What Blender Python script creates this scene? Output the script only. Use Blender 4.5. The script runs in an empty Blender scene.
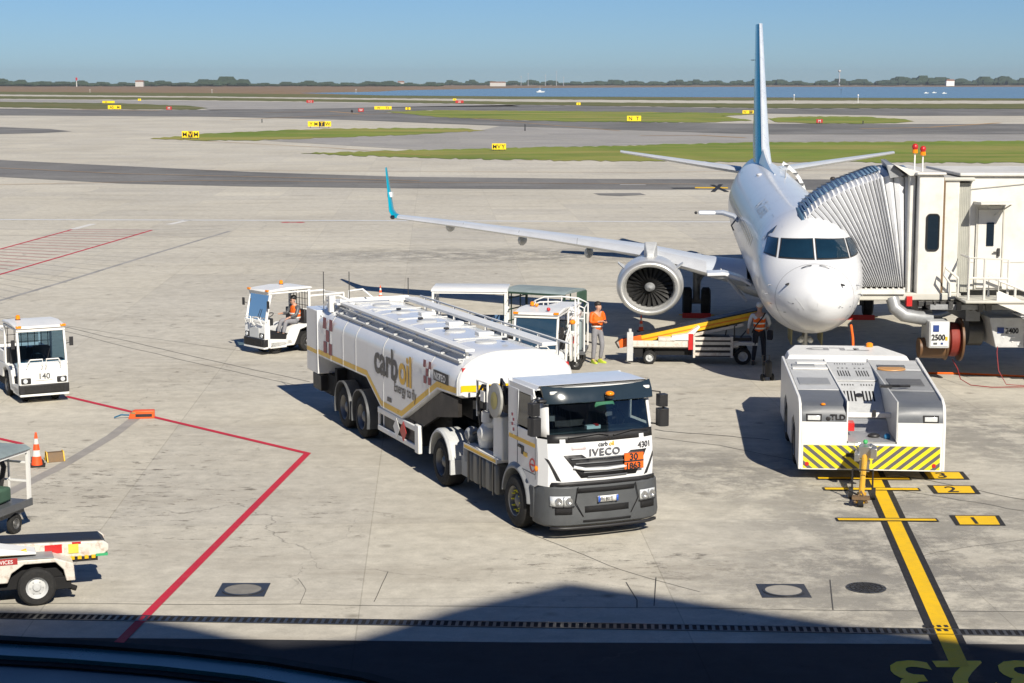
import bpy, bmesh, math, random
from mathutils import Vector, Matrix
R=math.radians; random.seed(7)
S=bpy.context.scene; COL=S.collection
PI=math.pi
# ------------------------------------------------------------------ camera, sky, sun, exposure
CAMH=8.2; FPX=1800.0; TH=math.atan((341.5-83.0)/FPX)
cam=bpy.data.cameras.new('camera'); co=bpy.data.objects.new('camera',cam); COL.objects.link(co)
co.location=(0,0,CAMH); co.rotation_euler=(R(90)-TH,0,0)
cam.sensor_width=36; cam.lens=FPX*36/1024; cam.clip_start=.5; cam.clip_end=60000
S.camera=co
SHX,SHY=-.48,1.28                      # shadow of a 1 m post on the ground
SUNV=Vector((-SHX,-SHY,1)).normalized()
ELEV=math.asin(SUNV.z); AZ=math.atan2(SUNV.x,SUNV.y)
W=bpy.data.worlds.new("World"); S.world=W; W.use_nodes=True
nt=W.node_tree; nt.nodes.clear()
sky=nt.nodes.new('ShaderNodeTexSky'); sky.sky_type='NISHITA'; sky.sun_disc=False
sky.sun_elevation=ELEV; sky.sun_rotation=AZ; sky.altitude=0; sky.air_density=.8; sky.dust_density=.1; sky.ozone_density=4.0
bg=nt.nodes.new('ShaderNodeBackground'); bg.inputs[1].default_value=.05
wo=nt.nodes.new('ShaderNodeOutputWorld')
hs=nt.nodes.new('ShaderNodeHueSaturation'); hs.inputs['Saturation'].default_value=1.0; hs.inputs['Value'].default_value=1.0
tn=nt.nodes.new('ShaderNodeVectorMath'); tn.operation='MULTIPLY'; tn.inputs[1].default_value=(.65,.87,1.17); nt.links.new(sky.outputs[0],tn.inputs[0]); nt.links.new(tn.outputs[0],hs.inputs['Color']); nt.links.new(hs.outputs[0],bg.inputs[0]); nt.links.new(bg.outputs[0],wo.inputs[0])
sl=bpy.data.lights.new('sun','SUN'); sl.energy=5.0; sl.angle=R(.5); sl.color=(1,.93,.81)
so=bpy.data.objects.new('sun',sl); COL.objects.link(so); so.location=(20,-40,60)
so.rotation_euler=SUNV.to_track_quat('Z','Y').to_euler()
S.view_settings.view_transform='Standard'; S.view_settings.look='None'; S.view_settings.exposure=0.45; S.view_settings.gamma=1
S.view_settings.use_curve_mapping=False
S.render.resolution_x=1024; S.render.resolution_y=683
S.cycles.max_bounces=6; S.cycles.transparent_max_bounces=16; S.cycles.volume_bounces=0

def g(px,py,z=0.0):
    """photograph pixel -> point of the level z"""
    a=(px-512)/FPX; b=-(py-341.5)/FPX
    d=Vector((a,math.cos(TH)+b*math.sin(TH),-math.sin(TH)+b*math.cos(TH)))
    t=(z-CAMH)/d.z
    return Vector((0,0,CAMH))+d*t

# ------------------------------------------------------------------ materials
MATS={}
def pm(name,c,rough=.5,metal=0,var=.12,scale=2.0,bump=0.0,spec=.5,dirt=0.0,coat=0.0,dcol=None,stretch=(1,1,1)):
    if name in MATS: return MATS[name]
    m=bpy.data.materials.new(name); m.use_nodes=True; t=m.node_tree; n=t.nodes; b=n['Principled BSDF']
    b.inputs['Metallic'].default_value=metal; b.inputs['Specular IOR Level'].default_value=spec
    b.inputs['Coat Weight'].default_value=coat; b.inputs['Coat Roughness'].default_value=.08
    tc=n.new('ShaderNodeTexCoord'); mp=n.new('ShaderNodeMapping'); mp.inputs['Scale'].default_value=stretch
    t.links.new(tc.outputs['Object'],mp.inputs[0])
    no=n.new('ShaderNodeTexNoise'); no.inputs['Scale'].default_value=scale; no.inputs['Detail'].default_value=6; no.inputs['Roughness'].default_value=.65
    t.links.new(mp.outputs[0],no.inputs['Vector'])
    r=n.new('ShaderNodeMapRange'); r.inputs[1].default_value=.3; r.inputs[2].default_value=.7; r.inputs[3].default_value=1-var; r.inputs[4].default_value=1+var*.5
    t.links.new(no.outputs[0],r.inputs[0])
    mx=n.new('ShaderNodeVectorMath'); mx.operation='SCALE'; mx.inputs[0].default_value=c[:3]
    t.links.new(r.outputs[0],mx.inputs['Scale']); last=mx.outputs[0]
    if dirt>0:
        n2=n.new('ShaderNodeTexNoise'); n2.inputs['Scale'].default_value=scale*3.1; n2.inputs['Detail'].default_value=8; n2.inputs['Roughness'].default_value=.75
        t.links.new(mp.outputs[0],n2.inputs['Vector'])
        r2=n.new('ShaderNodeMapRange'); r2.inputs[1].default_value=.5; r2.inputs[2].default_value=.72; r2.inputs[3].default_value=0; r2.inputs[4].default_value=dirt
        t.links.new(n2.outputs[0],r2.inputs[0])
        mm=n.new('ShaderNodeMix'); mm.data_type='RGBA'; t.links.new(r2.outputs[0],mm.inputs[0]); t.links.new(last,mm.inputs[6])
        mm.inputs[7].default_value=(*(dcol or (c[0]*.35+.02,c[1]*.33+.018,c[2]*.3+.015)),1); last=mm.outputs[2]
    t.links.new(last,b.inputs['Base Color'])
    rr=n.new('ShaderNodeMapRange'); rr.inputs[1].default_value=.3; rr.inputs[2].default_value=.7; rr.inputs[3].default_value=max(.02,rough*.85); rr.inputs[4].default_value=min(1,rough*1.2)
    t.links.new(no.outputs[0],rr.inputs[0])
    if var>.035: t.links.new(rr.outputs[0],b.inputs['Roughness'])
    else: b.inputs['Roughness'].default_value=rough
    if bump>0:
        n3=n.new('ShaderNodeTexNoise'); n3.inputs['Scale'].default_value=scale*12; n3.inputs['Detail'].default_value=4
        t.links.new(mp.outputs[0],n3.inputs['Vector'])
        bp=n.new('ShaderNodeBump'); bp.inputs['Strength'].default_value=bump; bp.inputs['Distance'].default_value=.02
        t.links.new(n3.outputs[0],bp.inputs['Height']); t.links.new(bp.outputs[0],b.inputs['Normal'])
    MATS[name]=m; return m
def glass(name,c=(.55,.75,.85),rough=.03,dark=None):
    """thin window glass: mostly see-through with a clear reflection"""
    if name in MATS: return MATS[name]
    m=bpy.data.materials.new(name); m.use_nodes=True; t=m.node_tree; n=t.nodes; n.clear()
    o=n.new('ShaderNodeOutputMaterial'); gl=n.new('ShaderNodeBsdfGlossy'); gl.inputs['Roughness'].default_value=rough
    tr=n.new('ShaderNodeBsdfTransparent'); tr.inputs[0].default_value=(*c,1)
    fr=n.new('ShaderNodeFresnel'); fr.inputs[0].default_value=1.9
    no=n.new('ShaderNodeTexNoise'); no.inputs['Scale'].default_value=3; bp=n.new('ShaderNodeBump'); bp.inputs['Strength'].default_value=.05
    t.links.new(no.outputs[0],bp.inputs['Height']); t.links.new(bp.outputs[0],gl.inputs['Normal'])
    mx=n.new('ShaderNodeMixShader'); t.links.new(fr.outputs[0],mx.inputs[0]); t.links.new(tr.outputs[0],mx.inputs[1]); t.links.new(gl.outputs[0],mx.inputs[2])
    t.links.new(mx.outputs[0],o.inputs[0]); MATS[name]=m; return m

def M(k):
    D=dict(
     white=((.72,.72,.70),.35,0,.06,1.5,0,.5,.10),
     truck_white=((.70,.71,.72),.22,0,.05,1.2,0,.5,.06,.4),
     plane_white=((.66,.67,.685),.28,0,.03,.6,0,.5,.0,.3),
     cream=((.64,.625,.58),.5,0,.09,.8,0,.4,.28),
     cream_dark=((.50,.49,.44),.5,0,.1,.8,0,.4,.12),
     grey_paint=((.27,.28,.29),.45,0,.18,3,0,.5,.40),
     light_grey=((.50,.51,.51),.42,0,.13,3,0,.5,.30),
     dark_grey=((.085,.09,.098),.45,0,.15,2.5,0,.5,.2),
     bumper=((.07,.075,.08),.55,0,.12,3,.02,.4,.2),
     black=((.018,.018,.02),.5,0,.25,4,0,.5,.15),
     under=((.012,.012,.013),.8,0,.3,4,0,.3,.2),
     rubber=((.022,.022,.022),.85,0,.3,8,.1,.3,.3,0,(.09,.08,.07)),
     steel=((.55,.56,.57),.3,.9,.1,3,0,.5,.15),
     alu=((.76,.78,.80),.35,.45,.06,1.5,0,.5,.08),
     rim=((.17,.17,.17),.4,.6,.15,6,0,.5,.25),
     yellow=((.72,.42,.015),.45,0,.1,2,0,.4,.12),
     paint_yellow=((.80,.49,.008),.6,0,.12,2.5,0,.3,.22,0,(.18,.14,.07)),
     paint_black=((.02,.02,.022),.7,0,.2,3,0,.3,.3,0,(.12,.11,.1)),
     paint_white=((.62,.61,.58),.7,0,.15,3,0,.3,.25,0,(.35,.33,.3)),
     paint_red=((.48,.022,.045),.65,0,.14,2.5,0,.3,.28,0,(.26,.16,.14)),
     orange=((.78,.13,.012),.5,0,.12,5,0,.4,.1),
     vest=((.9,.16,.02),.75,0,.15,9,.2,.2,.08),
     red=((.5,.02,.02),.35,0,.1,4,0,.5,.05),
     crimson=((.24,.02,.045),.4,0,.08,4),
     teal=((.0,.30,.42),.28,0,.06,1,0,.5,.04,.4),
     deep_teal=((.02,.12,.22),.3,0,.08,1),
     skin=((.48,.27,.19),.55,0,.08,12),
     hair=((.02,.015,.012),.6,0,.3,20),
     navy=((.015,.018,.03),.85,0,.2,9,.2),
     grey_cloth=((.22,.22,.24),.9,0,.15,9,.2),
     silver_band=((.75,.76,.72),.3,.2,.05,9),
     shirt=((.62,.66,.70),.85,0,.08,9,.2),
     amber=((.85,.25,.01),.2,0,.05,5),
     lamp=((.75,.78,.8),.12,.3,.08,14,0,.6),
     dark_glass=((.012,.02,.03),.06,0,.1,2,0,.8,0),
     tarp=((.22,.27,.28),.65,0,.2,2,.2,.3,.2),
     green_tarp=((.05,.10,.07),.7,0,.25,2,.2,.3,.2),
     blue_deck=((.06,.13,.25),.6,0,.2,2,0,.3,.2),
     worn_white=((.62,.59,.53),.5,0,.12,3,0,.4,.75,0,(.28,.14,.07)),
     brown=((.16,.10,.05),.7,0,.3,4,.1),
     metal_dark=((.10,.10,.10),.4,.7,.2,4,0,.5,.2),
     gold=((.35,.27,.12),.4,.4,.2,3,0,.5,.2),
     plate_blue=((.02,.10,.5),.4),
     terminal=((.35,.36,.38),.5,0,.1,.3),
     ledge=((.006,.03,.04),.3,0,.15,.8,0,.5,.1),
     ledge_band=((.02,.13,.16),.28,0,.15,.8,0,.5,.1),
    )
    v=D[k]; names=['c','rough','metal','var','scale','bump','spec','dirt','coat','dcol']
    kw={n:x for n,x in zip(names,v)}; c=kw.pop('c')
    return pm(k,c,**kw)

# ------------------------------------------------------------------ mesh builder
class MB:
    def __init__(s): s.bm=bmesh.new(); s.mi=0
    def _f(s,vs):
        try: f=s.bm.faces.new(vs); f.material_index=s.mi; return f
        except ValueError: return None
    def v(s,p): return s.bm.verts.new(p)
    def face(s,pts): return s._f([s.v(p) for p in pts])
    def box(s,x0,x1,y0,y1,z0,z1,m=None):
        P=[Vector((x,y,z)) for z in (z0,z1) for y in (y0,y1) for x in (x0,x1)]
        if m: P=[m@p for p in P]
        V=[s.v(p) for p in P]
        for q in ((0,2,3,1),(4,5,7,6),(0,1,5,4),(2,6,7,3),(0,4,6,2),(1,3,7,5)): s._f([V[i] for i in q])
        return s
    def ring(s,pts): return [s.v(p) for p in pts]
    def loft(s,rings,c0=True,c1=True,closed=True):
        rs=[s.ring(r) for r in rings]; n=len(rs[0])
        for a,b in zip(rs,rs[1:]):
            for i in range(n if closed else n-1):
                j=(i+1)%n; s._f([a[i],a[j],b[j],b[i]])
        if c0: s._f(rs[0][::-1])
        if c1: s._f(rs[-1])
        return s
    def prism(s,poly,ax,a,b):
        def P(u,v,w): return {'x':(w,u,v),'y':(u,w,v),'z':(u,v,w)}[ax]
        return s.loft([[P(u,v,a) for u,v in poly],[P(u,v,b) for u,v in poly]])
    def cyl(s,p0,p1,r0,r1=None,n=14,cap=True):
        p0=Vector(p0); p1=Vector(p1); r1=r0 if r1 is None else r1
        d=(p1-p0).normalized(); u=d.orthogonal().normalized(); w=d.cross(u)
        c=[(math.cos(2*PI*i/n),math.sin(2*PI*i/n)) for i in range(n)]
        return s.loft([[p0+u*(r0*x)+w*(r0*y) for x,y in c],[p1+u*(r1*x)+w*(r1*y) for x,y in c]],cap,cap)
    def tube(s,pts,r,n=6):
        pts=[Vector(p) for p in pts]; rings=[]; u=None
        for i,p in enumerate(pts):
            d=(pts[min(i+1,len(pts)-1)]-pts[max(i-1,0)]).normalized()
            if u is None: u=d.orthogonal().normalized()
            u=(u-d*u.dot(d)); u=u.normalized() if u.length>1e-6 else d.orthogonal().normalized()
            w=d.cross(u); rr=r[i] if isinstance(r,(list,tuple)) else r
            rings.append([p+u*(rr*math.cos(2*PI*k/n))+w*(rr*math.sin(2*PI*k/n)) for k in range(n)])
        return s.loft(rings)
    def lathe(s,c,ax,prof,n=24,cap=True):
        """prof: (along axis, radius)"""
        c=Vector(c); A={'x':Vector((1,0,0)),'y':Vector((0,1,0)),'z':Vector((0,0,1))}[ax] if isinstance(ax,str) else Vector(ax).normalized()
        u=A.orthogonal().normalized(); w=A.cross(u)
        return s.loft([[c+A*t+u*(r*math.cos(2*PI*i/n))+w*(r*math.sin(2*PI*i/n)) for i in range(n)] for t,r in prof],cap,cap)
    def ball(s,c,r,n=12,m=8,e=(1,1,1)):
        c=Vector(c); rs=[]
        for j in range(1,m):
            t=PI*j/m; rs.append([c+Vector((r*e[0]*math.sin(t)*math.cos(2*PI*i/n),r*e[1]*math.sin(t)*math.sin(2*PI*i/n),-r*e[2]*math.cos(t))) for i in range(n)])
        return s.loft(rs)
    def build(s,name,mats,parent=None,smooth=True,bevel=0,ang=35,seg=2):
        bmesh.ops.recalc_face_normals(s.bm,faces=s.bm.faces)
        me=bpy.data.meshes.new(name); s.bm.to_mesh(me); s.bm.free()
        if not isinstance(mats,(list,tuple)): mats=[mats]
        for m in mats: me.materials.append(M(m) if isinstance(m,str) else m)
        if smooth:
            me.polygons.foreach_set('use_smooth',[True]*len(me.polygons)); me.set_sharp_from_angle(angle=R(ang))
        o=bpy.data.objects.new(name,me); COL.objects.link(o)
        if parent: o.parent=parent
        if bevel:
            b=o.modifiers.new('bevel','BEVEL'); b.width=bevel; b.segments=seg; b.limit_method='ANGLE'; b.angle_limit=R(35); b.harden_normals=False
        return o
def rbox(x0,x1,y0,y1,z0,z1,name,mat,parent,bevel=.02):
    return MB().box(x0,x1,y0,y1,z0,z1).build(name,mat,parent,bevel=bevel)
def thing(name,label,cat,loc=(0,0,0),rz=0,group=None):
    o=bpy.data.objects.new(name,None); COL.objects.link(o); o.empty_display_size=.3
    o.location=loc; o.rotation_euler=(0,0,rz); o['label']=label; o['category']=cat
    if group: o['group']=group
    return o
def tag(o,label,cat,group=None,kind=None):
    o['label']=label; o['category']=cat
    if group: o['group']=group
    if kind: o['kind']=kind
    return o
def struct(o,label=None):
    o['kind']='structure'
    if label: o['label']=label
    return o
def text(body,size,name,mat,parent,fn,bold=.0,depth=None,align='LEFT',spacing=1.0,xs=1.0):
    """lettering: flat letters mapped through fn(x,y)->point"""
    c=bpy.data.curves.new('t','FONT'); c.body=body; c.size=size; c.offset=bold; c.align_x=align; c.space_character=spacing; c.resolution_u=3
    o=bpy.data.objects.new('t',c); COL.objects.link(o); bpy.context.view_layer.update()
    dg=bpy.context.evaluated_depsgraph_get(); me=bpy.data.meshes.new_from_object(o.evaluated_get(dg))
    bpy.data.objects.remove(o); bpy.data.curves.remove(c)
    for v in me.vertices: v.co=Vector(fn(v.co.x*xs,v.co.y))
    me.name=name; me.materials.clear(); me.materials.append(M(mat) if isinstance(mat,str) else mat)
    ob=bpy.data.objects.new(name,me); COL.objects.link(ob)
    if parent: ob.parent=parent
    return ob
def wheel(parent,x,y,z,r,w,rimr=None,side=-1,rimmat='rim',n=28,nuts=False):
    """tyre ring with a dished rim as its child; axis along local x"""
    rr=rimr or r*.58; h=w/2
    t=MB().lathe((x,y,z),'x',[(-h*.9,rr),(-h,rr+.02),(-h,r*.86),(-h*.8,r*.97),(-h*.5,r),(h*.5,r),(h*.8,r*.97),(h,r*.86),(h,rr+.02),(h*.9,rr)],n,False)
    o=t.build('wheel','rubber',parent)
    b=MB(); f=side*h
    b.lathe((x,y,z),'x',[(f*.9,rr),(f*.98,rr*.97),(f*.8,rr*.85),(f*.35,rr*.78),(f*.3,rr*.45),(f*.6,rr*.40),(f*.75,rr*.25),(f*.8,.001)],n,False)
    for i in range(8):
        a=2*PI*i/8; b.cyl((x+f*.3,y+rr*.58*math.cos(a),z+rr*.58*math.sin(a)),(x+f*.52,y+rr*.58*math.cos(a),z+rr*.58*math.sin(a)),rr*.05,n=6)
    b.build('rim',rimmat,o)
    if nuts:
        q=MB()
        for i in range(10):
            a=2*PI*i/10; q.cyl((x+f*.5,y+rr*.66*math.cos(a),z+rr*.66*math.sin(a)),(x+f*.85,y+rr*.66*math.cos(a),z+rr*.66*math.sin(a)),.020,.012,n=6)
        q.build('wheel_nut_caps',pm('nut_yellow',(.8,.75,.05),.5),o)
    return o
def flat(name,pts,z,mat,label=None,th=None):
    """a sheet on the ground; pts are pixel pairs"""
    if name.startswith('grass'):
        rr_=random.Random(len(pts)+int(pts[0][1]*10)); q=[]
        for a,c in zip(pts,pts[1:]+pts[:1]):
            n_=max(2,int(abs(a[0]-c[0])/5))
            for i in range(n_):
                t_=i/n_; k_=.0 if i==0 else 1; yy=a[1]+(c[1]-a[1])*t_; q.append((a[0]+(c[0]-a[0])*t_+k_*rr_.uniform(-1.5,1.5),yy+k_*rr_.uniform(-.012,.012)*(yy-84)*.9))
        pts=q
    b=MB(); b.face([ (lambda p:(p.x,p.y,z))(g(a,c)) for a,c in pts]); 
    o=b.build(name,mat,smooth=False); struct(o,label); return o
def strip(name,pts,w,z,mat,label=None,world=False,parent=None):
    """painted line along pixel (or world) points, width w metres"""
    P=[Vector((p[0],p[1],0)) if world else g(*p) for p in pts]
    L=[];Rr=[]
    for i,p in enumerate(P):
        a=(P[i]-P[i-1]).normalized() if i else (P[1]-P[0]).normalized()
        c=(P[i+1]-P[i]).normalized() if i<len(P)-1 else a
        d=(a+c).normalized(); n=Vector((-d.y,d.x,0)); k=w/2/max(.3,n.dot(Vector((-a.y,a.x,0))))
        L.append(p+n*k); Rr.append(p-n*k)
    b=MB()
    for i in range(len(P)-1): b.face([(q.x,q.y,z) for q in (L[i],Rr[i],Rr[i+1],L[i+1])])
    o=b.build(name,mat,parent,smooth=False)
    if not parent: struct(o,label)
    return o
HAZE=0.00006
# ------------------------------------------------------------------ ground
def ground_mat(name,c1,c2,stain,joint=True,grass=False):
    m=bpy.data.materials.new(name); m.use_nodes=True; t=m.node_tree; n=t.nodes; b=n['Principled BSDF']; L=t.links
    b.inputs['Roughness'].default_value=.85; b.inputs['Specular IOR Level'].default_value=.25
    tc=n.new('ShaderNodeTexCoord')
    def noise(sc,det,ro,st=(1,1,1),dist=0):
        mp=n.new('ShaderNodeMapping'); mp.inputs['Scale'].default_value=st; L.new(tc.outputs['Object'],mp.inputs[0])
        q=n.new('ShaderNodeTexNoise'); q.inputs['Scale'].default_value=sc; q.inputs['Detail'].default_value=det; q.inputs['Roughness'].default_value=ro; q.inputs['Distortion'].default_value=dist
        L.new(mp.outputs[0],q.inputs['Vector']); return q.outputs[0]
    def rng(x,a,b_,c,d):
        q=n.new('ShaderNodeMapRange'); q.inputs[1].default_value=a; q.inputs[2].default_value=b_; q.inputs[3].default_value=c; q.inputs[4].default_value=d; L.new(x,q.inputs[0]); return q.outputs[0]
    def mix(f,a,b_,mode='MIX'):
        q=n.new('ShaderNodeMix'); q.data_type='RGBA'; q.blend_type=mode
        if isinstance(f,float): q.inputs[0].default_value=f
        else: L.new(f,q.inputs[0])
        for k,x in ((6,a),(7,b_)):
            if isinstance(x,tuple): q.inputs[k].default_value=(*x,1)
            else: L.new(x,q.inputs[k])
        return q.outputs[2]
    big=rng(noise(.06,5,.6,(1,.7,1)),.35,.65,0,1)
    col=mix(big,c1,c2)
    fine=rng(noise(2.2,8,.75),.3,.7,.78,1.14); col=mix(1.0,col,fine,'MULTIPLY')
    grit=rng(noise(28,3,.7),.3,.75,.90,1.08); col=mix(1.0,col,grit,'MULTIPLY')
    if joint:
        st=rng(noise(.35,7,.72,(.35,1.5,1),.4),.50,.76,0,.55); col=mix(st,col,stain)          # long wheel-worn smears
        sp=rng(noise(.9,9,.8,(1,1,1),.5), .60,.70,0,.8); col=mix(sp,col,tuple(x*.55 for x in stain))   # oil spots
        vo=n.new('ShaderNodeTexVoronoi'); vo.inputs['Scale'].default_value=.55; L.new(tc.outputs['Object'],vo.inputs['Vector'])
        dr=rng(vo.outputs['Distance'],.02,.10,.6,0); col=mix(dr,col,tuple(x*.5 for x in stain))
        mp=n.new('ShaderNodeMapping'); mp.inputs['Rotation'].default_value=(0,0,R(-2.5)); mp.inputs['Location'].default_value=(1.2,1.9,0); L.new(tc.outputs['Object'],mp.inputs[0])
        br=n.new('ShaderNodeTexBrick'); br.offset=0; br.inputs['Scale'].default_value=1; br.inputs['Brick Width'].default_value=5.0; br.inputs['Row Height'].default_value=5.0
        br.inputs['Mortar Size'].default_value=.012; br.inputs['Mortar Smooth'].default_value=.3
        br.inputs['Color1'].default_value=(.90,.90,.92,1); br.inputs['Color2'].default_value=(1.05,1.04,1.02,1); br.inputs['Mortar'].default_value=(.70,.69,.67,1)
        L.new(mp.outputs[0],br.inputs['Vector']); col=mix(.8,col,br.outputs[0],'MULTIPLY')
        # hairline cracks
        v2=n.new('ShaderNodeTexVoronoi'); v2.feature='DISTANCE_TO_EDGE'; v2.inputs['Scale'].default_value=.13
        wv=n.new('ShaderNodeMapping'); L.new(tc.outputs['Object'],wv.inputs[0])
        nn=n.new('ShaderNodeTexNoise'); nn.inputs['Scale'].default_value=.8; nn.inputs['Detail'].default_value=5; L.new(tc.outputs['Object'],nn.inputs['Vector'])
        ad=n.new('ShaderNodeVectorMath'); ad.operation='MULTIPLY_ADD'; ad.inputs[1].default_value=(2.2,2.2,0); L.new(nn.outputs['Color'],ad.inputs[0]); L.new(wv.outputs[0],ad.inputs[2]); L.new(ad.outputs[0],v2.inputs['Vector'])
        ck=rng(v2.outputs['Distance'],0,.0022,.55,0); msk=rng(noise(.12,3,.5),.5,.56,0,1)
        q=n.new('ShaderNodeMath'); q.operation='MULTIPLY'; L.new(ck,q.inputs[0]); L.new(msk,q.inputs[1]); col=mix(q.outputs[0],col,(.09,.085,.08))
    if grass:
        pt=rng(noise(.05,6,.7,(.4,1,1)),.42,.62,0,.8); col=mix(pt,col,stain)
    L.new(col,b.inputs['Base Color'])
    bp=n.new('ShaderNodeBump'); bp.inputs['Strength'].default_value=.25; bp.inputs['Distance'].default_value=.01 if not grass else .08
    L.new(noise(30 if not grass else 4,4,.7),bp.inputs['Height']); L.new(bp.outputs[0],b.inputs['Normal'])
    return m
CONC=ground_mat('concrete',(.475,.445,.375),(.545,.515,.44),(.26,.23,.185))
ASPH=ground_mat('taxiway_asphalt',(.14,.137,.13),(.22,.215,.205),(.06,.058,.055))
ASPL=ground_mat('pale_asphalt',(.30,.29,.27),(.36,.345,.325),(.20,.19,.18))
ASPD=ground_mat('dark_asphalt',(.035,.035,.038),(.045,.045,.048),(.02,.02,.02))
GRASS=ground_mat('grass',(.10,.17,.018),(.19,.245,.035),(.30,.25,.075),False,True)
GRASSD=ground_mat('rough_grass',(.085,.11,.03),(.13,.14,.045),(.18,.15,.07),False,True)
MARSH=ground_mat('marsh',(.24,.155,.095),(.30,.20,.12),(.17,.13,.07),False,True)
b=MB(); b.face([(-9000,-60,0),(9000,-60,0),(9000,16000,0),(-9000,16000,0)]); struct(b.build('ground',CONC,smooth=False))
# water: lagoon
WAT=bpy.data.materials.new('water'); WAT.use_nodes=True; t=WAT.node_tree; pb=t.nodes['Principled BSDF']
pb.inputs['Base Color'].default_value=(.14,.22,.27,1); pb.inputs['Roughness'].default_value=.25; pb.inputs['IOR'].default_value=1.33
tc=t.nodes.new('ShaderNodeTexCoord'); no=t.nodes.new('ShaderNodeTexNoise'); no.inputs['Scale'].default_value=.5; no.inputs['Detail'].default_value=5
bp=t.nodes.new('ShaderNodeBump'); bp.inputs['Strength'].default_value=.35; bp.inputs['Distance'].default_value=.4
t.links.new(tc.outputs['Object'],no.inputs['Vector']); t.links.new(no.outputs[0],bp.inputs['Height']); t.links.new(bp.outputs[0],pb.inputs['Normal'])
flat('marsh',[(-420,85.2),(1500,85.2),(1500,99),(1024,99.2),(512,97),(-420,91.5)],.05,MARSH)
flat('water',[(378,91.8),(400,90.4),(520,88.2),(720,86.9),(1500,86.7),(1500,99),(1024,98.6),(512,96.6),(385,95.6),(300,93.2)],.12,WAT)
flat('grass_verge',[(-420,91),(0,91.8),(210,93.2),(400,95.6),(700,97.8),(1500,98.8),(1500,100.9),(700,100.5),(400,98.4),(200,96.4),(0,94.4),(-420,93.4)],.09,GRASSD)
flat('grass_verge',[(-420,95.2),(0,96.2),(210,97.8),(400,100.2),(512,101.8),(760,103.8),(1500,104.2),(1500,108.6),(1024,109),(760,108.2),(512,104.6),(400,102.8),(200,100.2),(0,98.8),(-420,98)],.09,GRASSD)
flat('grass_verge',[(-420,101.2),(0,102),(120,103.4),(190,106),(208,108.4),(196,109.8),(100,109.3),(0,107.2),(-420,106)],.07,GRASSD)
flat('taxiway',[(-420,107.6),(0,108.6),(150,110.2),(300,109.2),(420,106.5),(520,104.9),(760,108.6),(1500,109.2),(1500,115.6),(900,115.8),(740,113.2),(430,110.2),(385,112.4),(520,120.8),(740,123.6),(910,124.2),(1500,123.5),(1500,134),(760,134.5),(500,126),(350,120),(220,116.8),(0,115.4),(-420,114)],.03,ASPH)
flat('taxiway',[(-420,98.2),(0,99.4),(200,101),(400,103.3),(512,105),(520,106.5),(420,107),(300,109),(210,110.4),(196,106.5),(0,101.8),(-420,101)],.03,ASPL)
flat('taxiway_shoulder',[(1500,134.2),(760,134.7),(500,126.2),(480,130.5),(400,135),(262,140.5),(420,150),(600,146),(760,142),(1500,140.5)],.02,ASPL)
flat('grass_verge',[(385,112),(440,110.4),(560,111.3),(740,113.3),(756,114.6),(720,116),(752,120.6),(700,122.8),(560,121.6),(440,117.5)],.07,GRASS)
flat('grass_verge',[(768,118.6),(800,116.6),(862,116.8),(905,119.4),(914,121.5),(895,123.4),(820,123.8),(775,122)],.07,GRASS)
flat('grass_verge',[(150,139),(200,134.4),(270,130.8),(330,128.9),(400,128.2),(462,128.4),(486,131),(420,134.5),(330,138),(250,140.6),(190,140.4)],.05,GRASS)
flat('grass_verge',[(300,153.4),(420,150.2),(600,146.2),(760,142.4),(1024,141.2),(1500,141),(1500,164),(1024,163.3),(760,162.2),(560,160.8),(420,158.2)],.04,GRASS)
flat('taxiway',[(-420,141),(0,160),(100,165),(250,172),(400,176.8),(600,179),(1500,181),(1500,190.6),(600,189.6),(400,188.4),(250,186.6),(120,183.6),(0,177),(-420,160)],.012,ASPH)
flat('asphalt_patch',[(-120,126),(0,127),(50,129),(72,131.4),(40,133.2),(0,134),(-120,133)],.012,ASPH)
flat('asphalt_patch',[(593,193.4),(640,193),(646,195),(620,196.2),(600,195.4)],.010,ASPH)
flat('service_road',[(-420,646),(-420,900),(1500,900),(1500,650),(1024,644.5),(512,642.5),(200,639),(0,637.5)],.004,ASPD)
YP=M('paint_yellow')
OL=pm('worn_orange_line',(.45,.26,.08),.7)
for pts,w in ([[(-100,187),(200,181),(420,183),(700,184.5)],.25],[[(420,181.2),(120,174),(-50,166)],.25],[[(70,109.7),(160,110.8)],2.5],[[(230,120),(300,117),(420,112.5)],.8],[[(265,112.6),(330,111.5),(360,114)],1.3],
              [[(430,156),(330,148),(200,141)],.3],[[(640,136),(700,135.5),(745,138)],.9],[[(860,129),(930,127.5),(1000,123)],1.2],[[(430,115),(560,126),(620,131)],.5],[[(200,170.5),(640,173),(1100,166)],.2]):
    strip('taxi_line',pts,w,.05,OL)
# painted apron markings
PR=M('paint_red'); PW=M('paint_white')
strip('red_boundary_line',[(66,396.5),(307.5,453.5),(112,650)],.155,.008,PR)
strip('red_boundary_line',[(-160,292),(0,249.2),(72,229.6)],.16,.006,PR); strip('red_boundary_line',[(-300,350),(0,274.5),(152,230.2)],.16,.006,PR)
strip('red_boundary_line',[(-80,425),(0,439),(22,444)],.15,.008,PR)
strip('white_line_dash',[(72,229.6),(93,224)],.45,.006,PW); strip('white_line_dash',[(169,224.5),(188,220.2)],.45,.006,PW)
strip('white_edge_line',[(-400,217),(0,219.6),(420,220.8),(742,222)],.5,.006,M('white'))
FP=pm('faded_white',(.56,.54,.51),.8,var=.2,scale=1); strip('faded_edge_line',[(-400,226),(0,229.2),(420,230.2),(742,231)],.10,.006,FP)
strip('faded_edge_line',[(-400,235),(0,235.2),(420,237.2),(742,238)],.10,.006,FP)
HR=pm('faded_red',(.44,.27,.24),.8,var=.3,scale=.6); HG=pm('faded_grey',(.30,.29,.275),.8,var=.3,scale=.6)
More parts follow.
